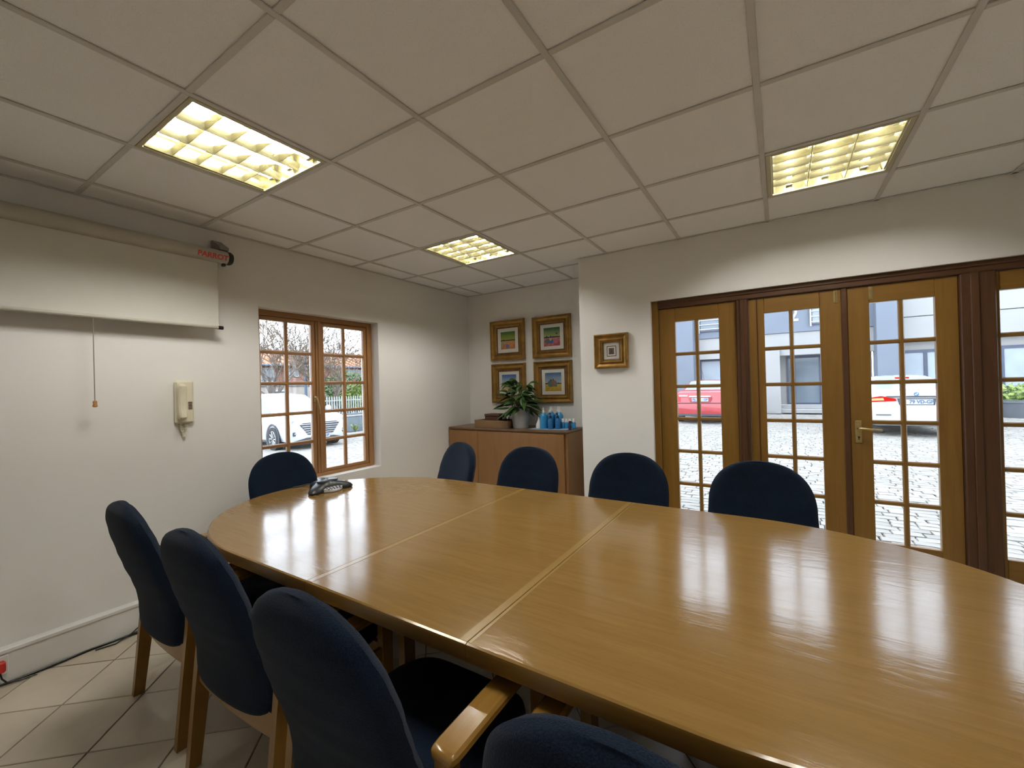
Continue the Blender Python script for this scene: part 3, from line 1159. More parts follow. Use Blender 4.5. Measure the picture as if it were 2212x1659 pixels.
# ================================================================== WALL INTERCOM
ic = thing('intercom_handset', 'cream wall intercom handset with coiled cord on the left wall', 'intercom', (0, .478, 1.19))
MB().bbox(0, .032, -.052, .052, .02, .30, .012).build('base', M_CREAM, ic, 30)
rows = []
for k in range(15):
    t = k / 14
    z = .045 + t * .235
    d = .040 + .026 * (abs(2 * t - 1) ** 3)
    w_ = .023 * max(.15, 1 - abs(2 * t - 1) ** 10) ** .5
    x0, x1 = (.033 if .2 < t < .8 else .030), .033 + d * max(.25, 1 - abs(2 * t - 1) ** 14)
    yc = -.024
    rows.append([(x0, yc - w_, z), (x1 - .008, yc - w_, z), (x1, yc - w_ * .6, z), (x1, yc + w_ * .6, z), (x1 - .008, yc + w_, z), (x0, yc + w_, z)])
MB().loft(rows).build('handset', M_CREAM, ic, 40)
bm_ = MB().bbox(0, .004, -.011, .011, -.0028, .0028, .001).mesh('button', M_BUTTON)
for k in range(5):
    link('button', bm_, ic, (.032, .028, .115 + k * .0105))
b = MB()
pts = []
for k in range(150):
    t = k / 149
    a = t * 2 * math.pi * 22
    if t < .5:
        c = (.020, -.03 + .05 * t, .03 - .17 * t * 1.1)
    else:
        c = (.020, -.005 + .03 * (t - .5), -.0635 + .16 * (t - .5))
    pts.append((c[0] + .006 * math.cos(a), c[1] + .006 * math.sin(a), c[2]))
b.tube(pts, .0028, 5)
b.build('coiled_cord', M_CREAM, ic, 60)

# ================================================================== CABLES AND PLUG BY THE TRUNKING
rnd = random.Random(4)
b = MB()
pts = [(.062 + .012 * math.sin(k * 1.7) + .006 * math.sin(k * .6), -1.2 + k * .12, .008) for k in range(26)]
b.tube(pts, .006, 6)
tag(b.build('power_cable', M_BLACK, None, 60), 'black cable lying on the floor along the white trunking', 'cable')
b = MB()
pts = [(.078, .02, .005), (.10, .10, .005), (.085, .17, .02), (.07, .22, .045), (.09, .27, .02), (.16, .33, .005), (.22, .45, .005), (.20, .60, .005)]
b.tube(pts, .0035, 6)
tag(b.build('thin_cable', M_BLACK, None, 60), 'thin loose cable looping off the trunking behind the chair leg', 'cable')
b = MB().bbox(.0555, .061, -.40, -.285, .055, .145, .003)
so = b.build('wall_socket', M_WHITE, None)
tag(so, 'white power socket on the trunking at the left edge', 'socket')
pg = thing('power_plug', 'red power plug in the socket at the left edge of the picture', 'plug', (.0615, -.315, .075))
MB().bbox(0, .032, -.018, .018, .0, .052, .006).build('plug_body', M_RED, pg, 40)
b = MB()
b.tube([(.016, 0, .0), (.018, .005, -.03), (.02, .02, -.055), (.02, .06, -.066), (.022, .12, -.0685)], .004, 6)
b.build('plug_cord', M_BLACK, pg, 60)

# ================================================================== PICTURES
ART = [
    m_art('print_green_field', (0.087, 0.246, 0.051), (0.493, 0.522, 0.072), (0.609, 0.174, 0.087), (0.725, 0.377, 0.145),
          [(.20, .38, .14, .10, (0.580, 0.435, 0.232)), (.15, .30, .06, .14, (0.232, 0.435, 0.232)), (.47, .16, .12, .12, (0.189, 0.217, 0.522)), (.20, .52, .03, .06, (0.029, 0.029, 0.043))], .47),
    m_art('print_green_dusk', (0.043, 0.174, 0.087), (0.522, 0.580, 0.232), (0.522, 0.043, 0.072), (0.667, 0.290, 0.319),
          [(.24, .27, .18, .12, (0.189, 0.246, 0.217)), (.47, .25, .13, .12, (0.072, 0.145, 0.464)), (.42, .38, .07, .10, (0.667, 0.493, 0.174)), (.18, .50, .03, .08, (0.029, 0.029, 0.043)),
           (.42, .50, .03, .07, (0.029, 0.029, 0.043)), (.80, .66, .05, .04, (0.043, 0.043, 0.058))], .45),
    m_art('print_blue_sky', (0.043, 0.145, 0.493), (0.522, 0.696, 0.841), (0.696, 0.464, 0.203), (0.797, 0.609, 0.319),
          [(.38, .36, .15, .16, (0.464, 0.290, 0.189)), (.55, .30, .14, .15, (0.580, 0.377, 0.217))], .38),
    m_art('print_blue_dancers', (0.072, 0.174, 0.377), (0.551, 0.667, 0.725), (0.667, 0.319, 0.072), (0.638, 0.580, 0.058),
          [(.38, .42, .22, .18, (0.290, 0.189, 0.131)), (.55, .42, .18, .18, (0.334, 0.203, 0.145)), (.30, .38, .08, .16, (0.102, 0.261, 0.290)), (.68, .36, .06, .14, (0.116, 0.261, 0.275)),
           (.36, .60, .03, .05, (0.029, 0.029, 0.043)), (.50, .62, .03, .05, (0.029, 0.029, 0.043))], .38),
]
M_ART5 = m_art('print_small_dark', (0.232, 0.203, 0.174), (0.174, 0.174, 0.174), (0.145, 0.145, 0.160), (0.203, 0.189, 0.174), [(.5, .5, .26, .40, (0.217, 0.102, 0.072))], .1)


def make_picture(cx, cz, w_, h_, y, fwid, art, aw, ah, label, group, mat_frame=True):
    """gilded moulding seen from -y; local origin at the wall"""
    t = thing('framed_picture', label, 'picture', (cx, y, cz), 0, group)
    prof = [(0, .004), (0, .030), (.05, .040), (.14, .044), (.22, .038), (.27, .030), (.40, .024), (.54, .021), (.62, .022), (.68, .031), (.75, .034), (.82, .029), (.86, .018), (.93, .014), (1.0, .010)]
    sides = [((-1, -1), (1, -1)), ((1, -1), (1, 1)), ((1, 1), (-1, 1)), ((-1, 1), (-1, -1))]
    for a, c in sides:
        b = MB()
        rows = []
        for (px, pz) in (a, c):
            rows.append([(px * (w_ / 2 - f * fwid), -d, pz * (h_ / 2 - f * fwid)) for f, d in prof] +
                        [(px * (w_ / 2 - fwid), -.002, pz * (h_ / 2 - fwid)), (px * w_ / 2, -.002, pz * h_ / 2)])
        b.loft(rows)
        b.build('frame_side', M_GOLD, t)
    iw, ih = w_ / 2 - fwid, h_ / 2 - fwid
    slip = .013 if w_ > .4 else .003
    b = MB()
    for x0, x1, z0, z1 in ((-iw, -iw + slip, -ih, ih), (iw - slip, iw, -ih, ih), (-iw + slip, iw - slip, -ih, -ih + slip), (-iw + slip, iw - slip, ih - slip, ih)):
        b.box(x0, x1, -.0105, -.003, z0, z1)
    b.build('inner_slip', M_GOLDD, t)
    mt = MB().box(-iw + .01, iw - .01, -.005, -.003, -ih + .01, ih - .01).build('mount', M_MAT, t)
    if aw < .1:
        MB().box(-aw / 2 - .018, aw / 2 + .018, -.0056, -.005, -ah / 2 - .018, ah / 2 + .018).build('inner_line', M_GOLDD, mt)
        MB().box(-aw / 2 - .012, aw / 2 + .012, -.006, -.0056, -ah / 2 - .012, ah / 2 + .012).build('inner_mount', M_MAT, mt)
    MB().box(-aw / 2, aw / 2, -.0066, -.006, -ah / 2, ah / 2).build('print', art, mt)
    MB().box(-iw + .01, iw - .01, -.0095, -.0085, -ih + .01, ih - .01).build('picture_glass', M_PICGLASS, t)
    return t


GP = 'gold framed pictures above the cabinet'
make_picture(.592, 1.937, .474, .474, YB, .079, ART[0], .20, .205, 'gold framed print of a yellow-green sky and orange ground, upper left of the four', GP)
make_picture(1.172, 1.931, .472, .466, YB, .079, ART[1], .20, .205, 'gold framed print of a dark green sky and red ground, upper right of the four', GP)
make_picture(.595, 1.430, .470, .462, YB, .079, ART[2], .20, .205, 'gold framed print of a blue sky partly hidden by the potted plant', GP)
make_picture(1.175, 1.430, .464, .466, YB, .079, ART[3], .20, .205, 'gold framed print of dancers on yellow ground, lower right of the four', GP)
make_picture(2.066, 1.677, .300, .300, YD, .072, M_ART5, .048, .055, 'small gold framed miniature beside the french doors', None)

# ================================================================== CABINET
CX0, CX1, CY0, CZ = .02, 1.525, 3.06, .94
cab = thing('low_cabinet', 'low wooden cabinet standing under the gold framed pictures', 'cabinet', ((CX0 + CX1) / 2, (CY0 + YB) / 2, 0))


def cl(b):
    return b.move(Matrix.Translation((-(CX0 + CX1) / 2, -(CY0 + YB) / 2, 0)))


cl(MB().bbox(CX0, CX1, CY0 + .02, YB - .004, .06, CZ - .026, .003)).build('body', M_CAB, cab)
cl(MB().bbox(CX0 + .02, CX1 - .02, CY0 + .05, YB - .02, 0, .06, .002)).build('plinth', M_BLACK, cab)
cl(MB().bbox(CX0 - .004, CX1 + .008, CY0 - .008, YB - .003, CZ - .026, CZ, .009)).build('cabinet_top', M_CABTOP, cab)
xs = [CX0 + .002, .432, CX1 - .03]
for a, c in zip(xs, xs[1:]):
    cl(MB().bbox(a + .002, c - .002, CY0, CY0 + .019, .075, CZ - .034, .002)).build('cabinet_door', M_CAB, cab)

# wooden tray with a box on it
tr = thing('wooden_tray', 'shallow wooden tray on the cabinet left of the plant', 'tray', (.585, 3.235, CZ))
MB().box(-.22, .22, -.12, .12, 0, .012).build('tray_base', M_TRAY, tr)
for x0, x1, y0_, y1_ in ((-.225, .225, -.125, -.115), (-.225, .225, .115, .125), (-.225, -.215, -.115, .115), (.215, .225, -.115, .115)):
    MB().bbox(x0, x1, y0_, y1_, 0, .082, .002).build('tray_side', M_TRAY, tr)
bx_ = thing('wooden_box', 'small dark wooden box standing in the tray', 'box', (.555, 3.25, CZ + .0125))
MB().bbox(-.10, .10, -.07, .07, 0, .108, .003).build('box_body', M_BOXW, bx_)
MB().bbox(-.104, .104, -.074, .074, .109, .135, .004).build('box_lid', M_BOXW, bx_)
gl_lab = ['clear tumbler in the tray, nearer the wooden box', 'clear tumbler in the tray, against the plant pot']
for k, (gx, gy) in enumerate(((.705, 3.20), (.758, 3.255))):
    b = MB()
    b.lathe([(.024, 0), (.027, .10), (.0255, .10), (.0225, .006), (.001, .006)], 18)
    tag(b.build('tumbler', M_TUMBLER, None, 40), gl_lab[k], 'glass', 'tumblers in the tray').location = (gx, gy, CZ + .0125)

# potted plant
pp = thing('potted_plant', 'leafy green plant in a grey metal bucket on the cabinet', 'plant', (.905, 3.225, CZ))
b = MB()
b.lathe([(.082, 0), (.084, .006), (.112, .205), (.117, .207), (.117, .213), (.108, .213), (.104, .195), (.001, .195)], 32)
pot = b.build('pot', M_POT, pp, 35)
MB().lathe([(.104, .185), (.05, .198), (.001, .20)], 24).build('soil', M_SOIL, pot, 40)
rnd = random.Random(11)
for k in range(84):
    az = k * 2.39996 + rnd.uniform(-.3, .3)
    tall = rnd.random()
    reach = rnd.uniform(.20, .34) * (1.05 - .40 * tall)
    peak = .12 + .24 * tall + rnd.uniform(-.02, .03)
    if k < 30:
        reach, peak = rnd.uniform(.20, .30), rnd.uniform(.03, .12)
    ll, lw = rnd.uniform(.12, .185), rnd.uniform(.034, .050)
    d = Vector((math.cos(az), math.sin(az), 0))
    if d.y > .2:
        reach *= .72
    P0 = Vector((0, 0, .19)) + d * rnd.uniform(.01, .06)
    P1 = P0 + Vector((0, 0, peak * 1.25)) + d * reach * .25
    P2 = Vector((0, 0, .19)) + d * reach * 1.05 + Vector((0, 0, peak - rnd.uniform(.02, .17)))

    def bz(t):
        return P0 * (1 - t) ** 2 + P1 * 2 * t * (1 - t) + P2 * t * t
    side = Vector((-d.y, d.x, 0))
    side = (side + Vector((0, 0, rnd.uniform(-.4, .4)))).normalized()
    rows = []
    T0 = .42
    for i in range(9):
        t = i / 8
        c = bz(T0 + (1 - T0) * t)
        ww = lw * max(.02, math.sin(math.pi * min(1, t ** .75 * .98 + .015)))
        tg = (bz(min(1, T0 + (1 - T0) * t + .03)) - c).normalized() if t < .97 else tg
        nr = side.cross(tg).normalized()
        rows.append([c - side * ww + nr * ww * .35, c - side * ww * .5 + nr * ww * .1, c, c + side * ww * .5 + nr * ww * .1, c + side * ww + nr * ww * .35])
    b = MB().grid(rows)
    lf = b.build('leaf', M_LEAF, pp, 60)
    if k % 2 == 0:
        st = MB().tube([bz(T0 * i / 4) for i in range(5)], .0025, 5)
        st.build('leaf_stalk', M_STEM, lf)

# bottles on a mat
mt_ = MB().bbox(1.06, 1.49, 3.12, 3.42, CZ + .0003, CZ + .004, .001).build('bottle_mat', M_CLOTH, None)
tag(mt_, 'pale blue-grey mat under the bottles on the cabinet', 'mat')
BZ = CZ + .0044
big = MB().lathe([(.036, 0), (.038, .004), (.038, .125), (.034, .142), (.016, .162), (.014, .168)], 20).mesh('bottle_body', M_BLUE, 40)
noz = MB().lathe([(.0165, .166), (.0165, .182), (.011, .186), (.009, .205), (.005, .222), (.001, .223)], 14).mesh('nozzle', M_CAPW, 40)
BL = ['tall blue bottle with white nozzle, front left of the group', 'tall blue bottle with white nozzle, second from the plant',
      'tall blue bottle in the back row behind the first pump bottle', 'tall blue bottle in the back row, middle of the group',
      'tall blue bottle in the back row, farthest right']
for k, (x, y) in enumerate(((1.205, 3.19), (1.245, 3.27), (1.212, 3.36), (1.293, 3.36), (1.342, 3.29))):
    t = thing('spray_bottle', BL[k], 'bottle', (x, y, BZ), 0, 'tall blue bottles on the cabinet')
    link('bottle_body', big, t)
    link('nozzle', noz, t)
pb = MB().lathe([(.029, 0), (.030, .004), (.030, .085), (.022, .104), (.012, .112)], 20).mesh('bottle_body', M_BLUE2, 40)
pc = MB().lathe([(.0135, .110), (.0135, .132), (.005, .134), (.005, .155)], 14)
pc.bbox(-.006, .006, -.034, .008, .150, .163, .002)
pc = pc.mesh('pump_head', M_CAPD, 40)
for k, (x, y) in enumerate(((1.285, 3.19), (1.362, 3.205))):
    t = thing('pump_bottle', ['small dark blue pump bottle with black cap, left one', 'small dark blue pump bottle with black cap, right one'][k], 'bottle', (x, y, BZ), 0, 'pump bottles on the cabinet')
    link('bottle_body', pb, t)
    link('pump_head', pc, t)
sb = MB().lathe([(.0185, 0), (.019, .003), (.019, .055), (.012, .066)], 16).mesh('bottle_body', M_BLUE, 40)
sc2 = MB().lathe([(.0155, .065), (.0155, .100), (.0145, .102)], 16).mesh('cap', M_CAPW, 40)
SL = ['small blue bottle with white cap, leftmost of the row of four', 'small blue bottle with white cap, second of the row of four',
      'small blue bottle with white cap, third of the row of four', 'small blue bottle with white cap, right end of the row']
for k in range(4):
    t = thing('small_bottle', SL[k], 'bottle', (1.408 + k * .0395 - .02, 3.27 + .004 * k, BZ), 0, 'small capped bottles on the cabinet')
    link('bottle_body', sb, t)
    link('cap', sc2, t)
b = MB().lathe([(.034, 0), (.037, .01), (.034, .045), (.018, .075), (.010, .10), (.008, .14), (.001, .141)], 20)
tag(b.build('dispenser_cone', M_CAPW, None, 50), 'white rounded dispenser beside the tall blue bottles', 'dispenser').location = (1.138, 3.215, BZ)
b = MB().lathe([(.014, 0), (.016, .03), (.008, .05), (.012, .06), (.010, .085), (.001, .09)], 14)
b.tube([(0, 0, .07), (.02, -.01, .085), (.036, -.015, .07)], .006, 8)
tag(b.build('trigger_bottle', M_CAPD, None, 50), 'tiny dark red trigger bottle at the right end of the bottles', 'bottle').location = (1.497, 3.20, BZ - .004)

# ================================================================== OUTSIDE: PAVED YARD
def gz(x):
    return -.02 + .025 * min(0.0, x)


mb = MB()
mb.add([(-40, -6, gz(-40) - .022), (0, -6, -.042), (0, 60, -.042), (-40, 60, gz(-40) - .022), (14, 3.12, -.042), (14, 60, -.042), (0, 3.12, -.042)],
       [(0, 1, 6, 2, 3), (6, 4, 5, 2)])
yard = mb.build('courtyard', M_SAND, kind='structure')
rnd = random.Random(7)
PY = .124
cells = []


def row_cells(y, xa, xb, keep):
    x = xa + rnd.uniform(0, .2)
    while x < xb:
        ln = rnd.choice((.16, .20, .22, .22, .26))
        if keep(x + ln / 2, y):
            cells.append((x + ln / 2, y, ln))
        x += ln


def by_doors(x, y):
    ym = y - CAM.y
    return 3.29 - .36 * ym - .5 < x < 3.29 + .52 * ym + .5 and -6.5 < x < 12.5


def by_window(x, y):
    dx = 3.29 - x
    return -.69 + .42 * dx < y < -.69 + .95 * dx and x < -.4 and not (x > -6.5 and y > 3.2 and 3.29 - .36 * (y - CAM.y) - .5 < x)


for j in range(int((19.3 - 3.2) / PY)):
    row_cells(3.2 + (j + .5) * PY, -6.6, 12.6, by_doors)
for j in range(int(15 / PY)):
    row_cells(-1 + (j + .5) * PY, -11.6, -.2, by_window)


def paver(x, y, ln, gx=None):
    V = []
    hx, hy = ln / 2 - .0035, PY / 2 - .0035
    z = rnd.uniform(-.003, .003)
    tl = rnd.uniform(-.004, .004)
    for sx, sy in ((-1, -1), (0, -1), (1, -1), (1, 1), (0, 1), (-1, 1)):
        jx, jy = rnd.uniform(-.005, .005), rnd.uniform(-.007, .007)
        V.append((x + sx * hx + jx, y + sy * hy + jy + (.010 if sx == 0 else -.004), gz(x) + z + sx * tl))
    n = len(V)
    W = [(a + (x - a) * .05, b + (y - b) * .08, c + .0) for a, b, c in V]
    Lw = [(a, b, c - .012) for a, b, c in V]
    return W + Lw, [tuple(range(n))] + [(i, n + i, n + (i + 1) % n, (i + 1) % n)[::-1] for i in range(n)]


def shown(c):
    x, y, _ = c
    ym = y - CAM.y
    vis = (3.29 - .20 * ym < x < 3.29 + .345 * ym) and y > 3.85
    return (0 if vis else 1, math.hypot(x - CAM.x, y - CAM.y))


cells.sort(key=shown)
for c in cells[:300]:
    V, F = paver(0, 0, c[2])
    z0_ = gz(c[0]) - gz(0)
    o = MB().add(V, F).build('paver', M_PAVER, yard)
    o.location = (c[0], c[1], z0_)
mb = MB()
for c in cells[300:]:
    V, F = paver(*c)
    mb.add(V, F)
mb.build('paver_field', M_PAVER, yard, kind='stuff')
MB().poly([(4.30, 6.36), (4.72, 6.40), (4.86, 6.0), (4.93, 6.03), (4.79, 6.46), (4.30, 6.42)], -.020, -.0135).build('painted_mark', M_LINE, yard)

# ================================================================== OUTSIDE: OFFICE BUILDING
BY = 19.5
ob = thing('office_building', 'blue-grey and off-white office building across the courtyard', 'building', (4.5, BY, -.02))


def bpart(name, mat, x0, x1, y0, y1, z0, z1, parent=None, b=.01):
    return MB().bbox(x0 - 4.5, x1 - 4.5, y0, y1, z0 + .02, z1 + .02, b).build(name, mat, parent or ob)


bpart('upper_wall', M_GREYBLD, .15, 6.3, .0, .3, 3.23, 7.5)
bpart('white_band', M_WHITEBLD, .15, 6.3, .05, .3, 2.32, 3.23)
bpart('pilaster', M_GREYBLD, -.55, .15, -.5, .3, 0, 7.5)
bpart('pilaster', M_GREYBLD, 6.25, 6.93, -.5, .3, 0, 7.5)
bpart('side_wall', M_WHITEBLD, -6.0, -.55, .0, .3, 0, 7.5)
bpart('right_upper_wall', M_WHITEBLD, 6.93, 13, .05, .3, 3.48, 7.5)
bpart('right_lower_panel', M_WHITEBLD, 6.93, 13, .07, .3, 2.62, 3.46)
bpart('right_soffit_wall', M_BEIGEBLD, 6.93, 13, .35, .5, 0, 2.64)
bpart('column', M_WHITEBLD, 2.80, 3.32, -.15, .3, 0, 2.6)
bpart('entrance_wall', M_BEIGEBLD, 3.30, 6.3, .9, 1.0, .0, 2.4)
bpart('bay_wall', M_BEIGEBLD, .15, 2.80, .35, .5, .0, 2.4)
bpart('step', M_WHITEBLD, 3.32, 6.25, .1, .9, 0, .16)
bpart('step', M_WHITEBLD, 3.32, 6.25, .45, .9, .16, .32)


def bwin(x0, x1, z0, z1, y, glass, bars=0, name='window', mull=()):
    f = MB()
    for a, c, e, g in ((x0, x0 + .06, z0, z1), (x1 - .06, x1, z0, z1), (x0 + .06, x1 - .06, z0, z0 + .06), (x0 + .06, x1 - .06, z1 - .10, z1)):
        f.box(a - 4.5, c - 4.5, y - .05, y, e + .02, g + .02)
    for mx_ in mull:
        f.box(mx_ - .05 - 4.5, mx_ + .05 - 4.5, y - .05, y, z0 + .08, z1 - .08)
    w_ = f.build(name, M_BLUEFR, ob)
    MB().box(x0 + .06 - 4.5, x1 - .06 - 4.5, y - .02, y - .005, z0 + .08, z1 - .08).build('pane', glass, w_)
    for k in range(bars):
        zb = z0 + .12 + k * (z1 - z0 - .1) / bars
        MB().box(x0 - .02 - 4.5, x1 + .02 - 4.5, y - .10, y - .08, zb, zb + .03).build('burglar_bar', M_RAILW, w_)
    if bars:
        for e in (x0 - .02, x1 - .02):
            MB().box(e - 4.5, e + .05 - 4.5, y - .12, y - .075, z0 - .03, z1 + .1).build('bar_upright', M_RAILW, w_)
    return w_


bwin(.34, 1.20, 3.52, 4.60, 0, M_WINDK, 5)
bwin(4.36, 5.30, 3.46, 4.60, 0, M_WINLT, 5)
bwin(.30, 2.60, .75, 2.34, .35, M_WINLT, 0, mull=(1.45,))
bwin(3.55, 5.9, .32, 2.32, .9, M_WINDK, 0, 'entrance_door', (3.80, 4.70))
bwin(7.0, 9.2, .9, 2.30, .35, M_WINLT, 0, mull=(7.68,))
bwin(9.52, 11.4, .9, 2.30, .35, M_WINLT, 0, mull=(10.4,))
text('unit_number', '2', .78, M_RAILW, ob, (3.82 - 4.5, -.01, 3.93), (R(90), 0, 0), .01, .012, 'white number 2 on the wall', .85)
# planter by the right-hand wall
pt = thing('planter', 'dark planter with yellow-green shrub seen through the rightmost door pane', 'planter', (9.55, 19.0, -.02))
MB().lathe([(.36, 0), (.44, .45), (.46, .47), (.46, .56), (.41, .56), (.40, .48), (.01, .48)], 20).build('pot', M_PLANTER, pt, 30)


def leaf_cloud(name, mat, parent, n, c, r, size, seed, long_=2.0, upward=False):
    rn = random.Random(seed)
    b = MB()
    for _ in range(n):
        while True:
            p = Vector((rn.uniform(-1, 1), rn.uniform(-1, 1), rn.uniform(-1, 1)))
            if .35 < p.length < 1:
                break
        p = Vector((c[0] + p.x * r[0], c[1] + p.y * r[1], c[2] + p.z * r[2]))
        d = Vector((rn.uniform(-1, 1), rn.uniform(-1, 1), rn.uniform(-.6, .8))).normalized()
        s = d.orthogonal().normalized()
        ss = size * rn.uniform(.6, 1.3)
        q = p + d * ss * long_
        mid = (p + q) / 2 + d.cross(s) * ss * .15
        b.add([p, mid - s * ss * .5, q, mid + s * ss * .5], [(0, 1, 2, 3)])
    return b.build(name, mat, parent, kind='stuff')


leaf_cloud('shrub_leaves', M_BUSHY, pt, 260, (0, 0, .75), (.42, .42, .25), .09, 3)


# ================================================================== OUTSIDE: CARS
def make_car(name, label, loc, heading, st, paint, gh, wheels, wr, ws_cells, rear_cells, glass):
    """st: stations front->rear (x, zb, zsh, zt, wsill, wsh, wt); gh: station index pairs with side glass"""
    t = thing(name, label, 'car', loc, heading)
    rows = []
    for (x, zb, zs, zt, wl, wsn, wt) in st:
        hgt = zt - zs
        p = [(0, zb), (wl * .8, zb), (wl * .96, zb + .03), (wsn * .985, zb + (zs - zb) * .35), (wsn, zb + (zs - zb) * .7), (wsn * .975, zs),
             (wt + (wsn * .975 - wt) * .14, zs + hgt * .84), (wt * .92, zs + hgt * .95), (wt * .5, zt - .004), (0, zt)]
        rows.append([(x, y, z) for y, z in p] + [(x, -y, z) for y, z in p[-2:0:-1]])
    mm = len(rows[0])
    body, side, wsc, rsc = MB(), [MB(), MB()], MB(), MB()
    V = [p for r_ in rows for p in r_]
    body.v = V
    for b_ in (side[0], side[1], wsc, rsc):
        b_.v = list(V)
    for i in range(len(rows) - 1):
        for j in range(mm):
            q = (i * mm + j, i * mm + (j + 1) % mm, (i + 1) * mm + (j + 1) % mm, (i + 1) * mm + j)
            jj = j if j < 9 else mm - 1 - j
            if i in gh and jj == 5:
                side[0 if j < 9 else 1].f.append(q)
            elif i in ws_cells and jj in (7, 8):
                wsc.f.append(q)
            elif i in rear_cells and jj in (7, 8):
                rsc.f.append(q)
            else:
                body.f.append(q)
    body.f.append(tuple(range(mm))[::-1])
    body.f.append(tuple((len(rows) - 1) * mm + j for j in range(mm)))

    def clean(b_):
        used = sorted({i for f in b_.f for i in f})
        mp = {o_: k for k, o_ in enumerate(used)}
        b_.v = [b_.v[i] for i in used]
        b_.f = [tuple(mp[i] for i in f) for f in b_.f]
        return b_
    body.build('body', paint, t, 38)
    for s in side:
        if s.f:
            clean(s).build('side_window', M_CARGLD, t, 38)
    if wsc.f:
        clean(wsc).build('windscreen', glass, t, 38)
    if rsc.f:
        clean(rsc).build('rear_window', glass, t, 38)
    wmax = max(s[5] for s in st)
    # door pillars
    for (xw) in wheels:
        for s in (-1, 1):
            o_ = MB()
            ty = [(wr * .55, -.10), (wr * .86, -.105), (wr * .97, -.09), (wr, -.05), (wr, .05), (wr * .97, .09), (wr * .86, .105), (wr * .66, .10), (wr * .64, .085)]
            o_.lathe([(r_, z) for r_, z in ty], 28)
            o_.move(Matrix.Translation((xw, s * (wmax - .085), wr)) @ Matrix.Rotation(R(-90 * s), 4, 'X'))
            tyre = o_.build('tyre', M_TYRE, t, 40)
            o_ = MB()
            o_.lathe([(.001, .05), (wr * .15, .075), (wr * .18, .05), (wr * .60, .04), (wr * .65, .095), (wr * .62, .10)], 24, caps=False)
            for k in range(10):
                a = 2 * math.pi * k / 10
                c_, s_ = math.cos(a), math.sin(a)
                o_.tube([(c_ * wr * .1, s_ * wr * .1, .072), (c_ * wr * .62, s_ * wr * .62, .085)], .016, 5)
            o_.move(Matrix.Translation((xw, s * (wmax - .085), wr)) @ Matrix.Rotation(R(-90 * s), 4, 'X'))
            o_.build('rim', M_RIM, tyre, 40)
            o_ = MB()
            o_.lathe([(wr * 1.02, -.02), (wr * 1.20, -.02), (wr * 1.22, .012), (wr * 1.02, .006)], 28, caps=False)
            o_.lathe([(.01, -.015), (wr * 1.1, -.012)], 28, caps=False)
            o_.move(Matrix.Translation((xw, s * (wmax - .004), wr + .01)) @ Matrix.Rotation(R(-90 * s), 4, 'X'))
            o_.v = [(x, y, max(z, .16)) for x, y, z in o_.v]
            o_.build('wheel_arch', M_TRIM, t, 40)
    return t


def plate(parent, loc, rz, txt, wid=.52, hei=.112, dx=0.0):
    p = link('number_plate', None, parent, loc, (0, 0, rz))
    bpl = MB().bbox(-wid / 2, wid / 2, -.006, .006, -hei / 2, hei / 2, .003).build('plate_face', M_PLATE, p)
    if txt:
        text('plate_lettering', txt, hei * .92, M_PLTXT, p, (dx, -.0075, 0), (R(90), 0, 0), .0008, .0042, None, .92)
    return p


# white SUV, seen through the window
SUV = [(2.24, .34, .58, .64, .50, .58, .40), (2.16, .26, .76, .84, .74, .80, .60), (1.98, .25, .90, .99, .84, .885, .72), (1.33, .25, .97, 1.06, .88, .92, .78),
       (.98, .25, .99, 1.09, .88, .92, .78), (.16, .25, 1.03, 1.58, .88, .92, .62), (-.4, .25, 1.05, 1.635, .88, .92, .62), (-1.2, .25, 1.08, 1.62, .88, .92, .60),
       (-1.85, .27, 1.10, 1.54, .87, .90, .57), (-2.15, .35, 1.06, 1.14, .83, .87, .6), (-2.25, .45, .8, .85, .7, .75, .6)]
hd = R(-6)
fa = Vector((-8.72, 6.62))
ctr = fa - Vector((math.cos(hd), math.sin(hd))) * 1.33
suv = make_car('white_suv', 'white SUV parked outside the window, facing the room', (ctr.x, ctr.y, gz(ctr.x) - .005), hd, SUV, M_CARW, {4, 5, 6, 7}, (1.33, -1.34), .345, {4}, {8}, M_CARGL)


def yz_box(parent, name, mat, pts, x0, x1):
    """polygon in the y/z plane extruded along x"""
    n = len(pts)
    b = MB().add([(x0, y, z) for y, z in pts] + [(x1, y, z) for y, z in pts],
                 [tuple(range(n))[::-1], tuple(range(n, 2 * n))] + [(i, (i + 1) % n, n + (i + 1) % n, n + i) for i in range(n)])
    return b.build(name, mat, parent)


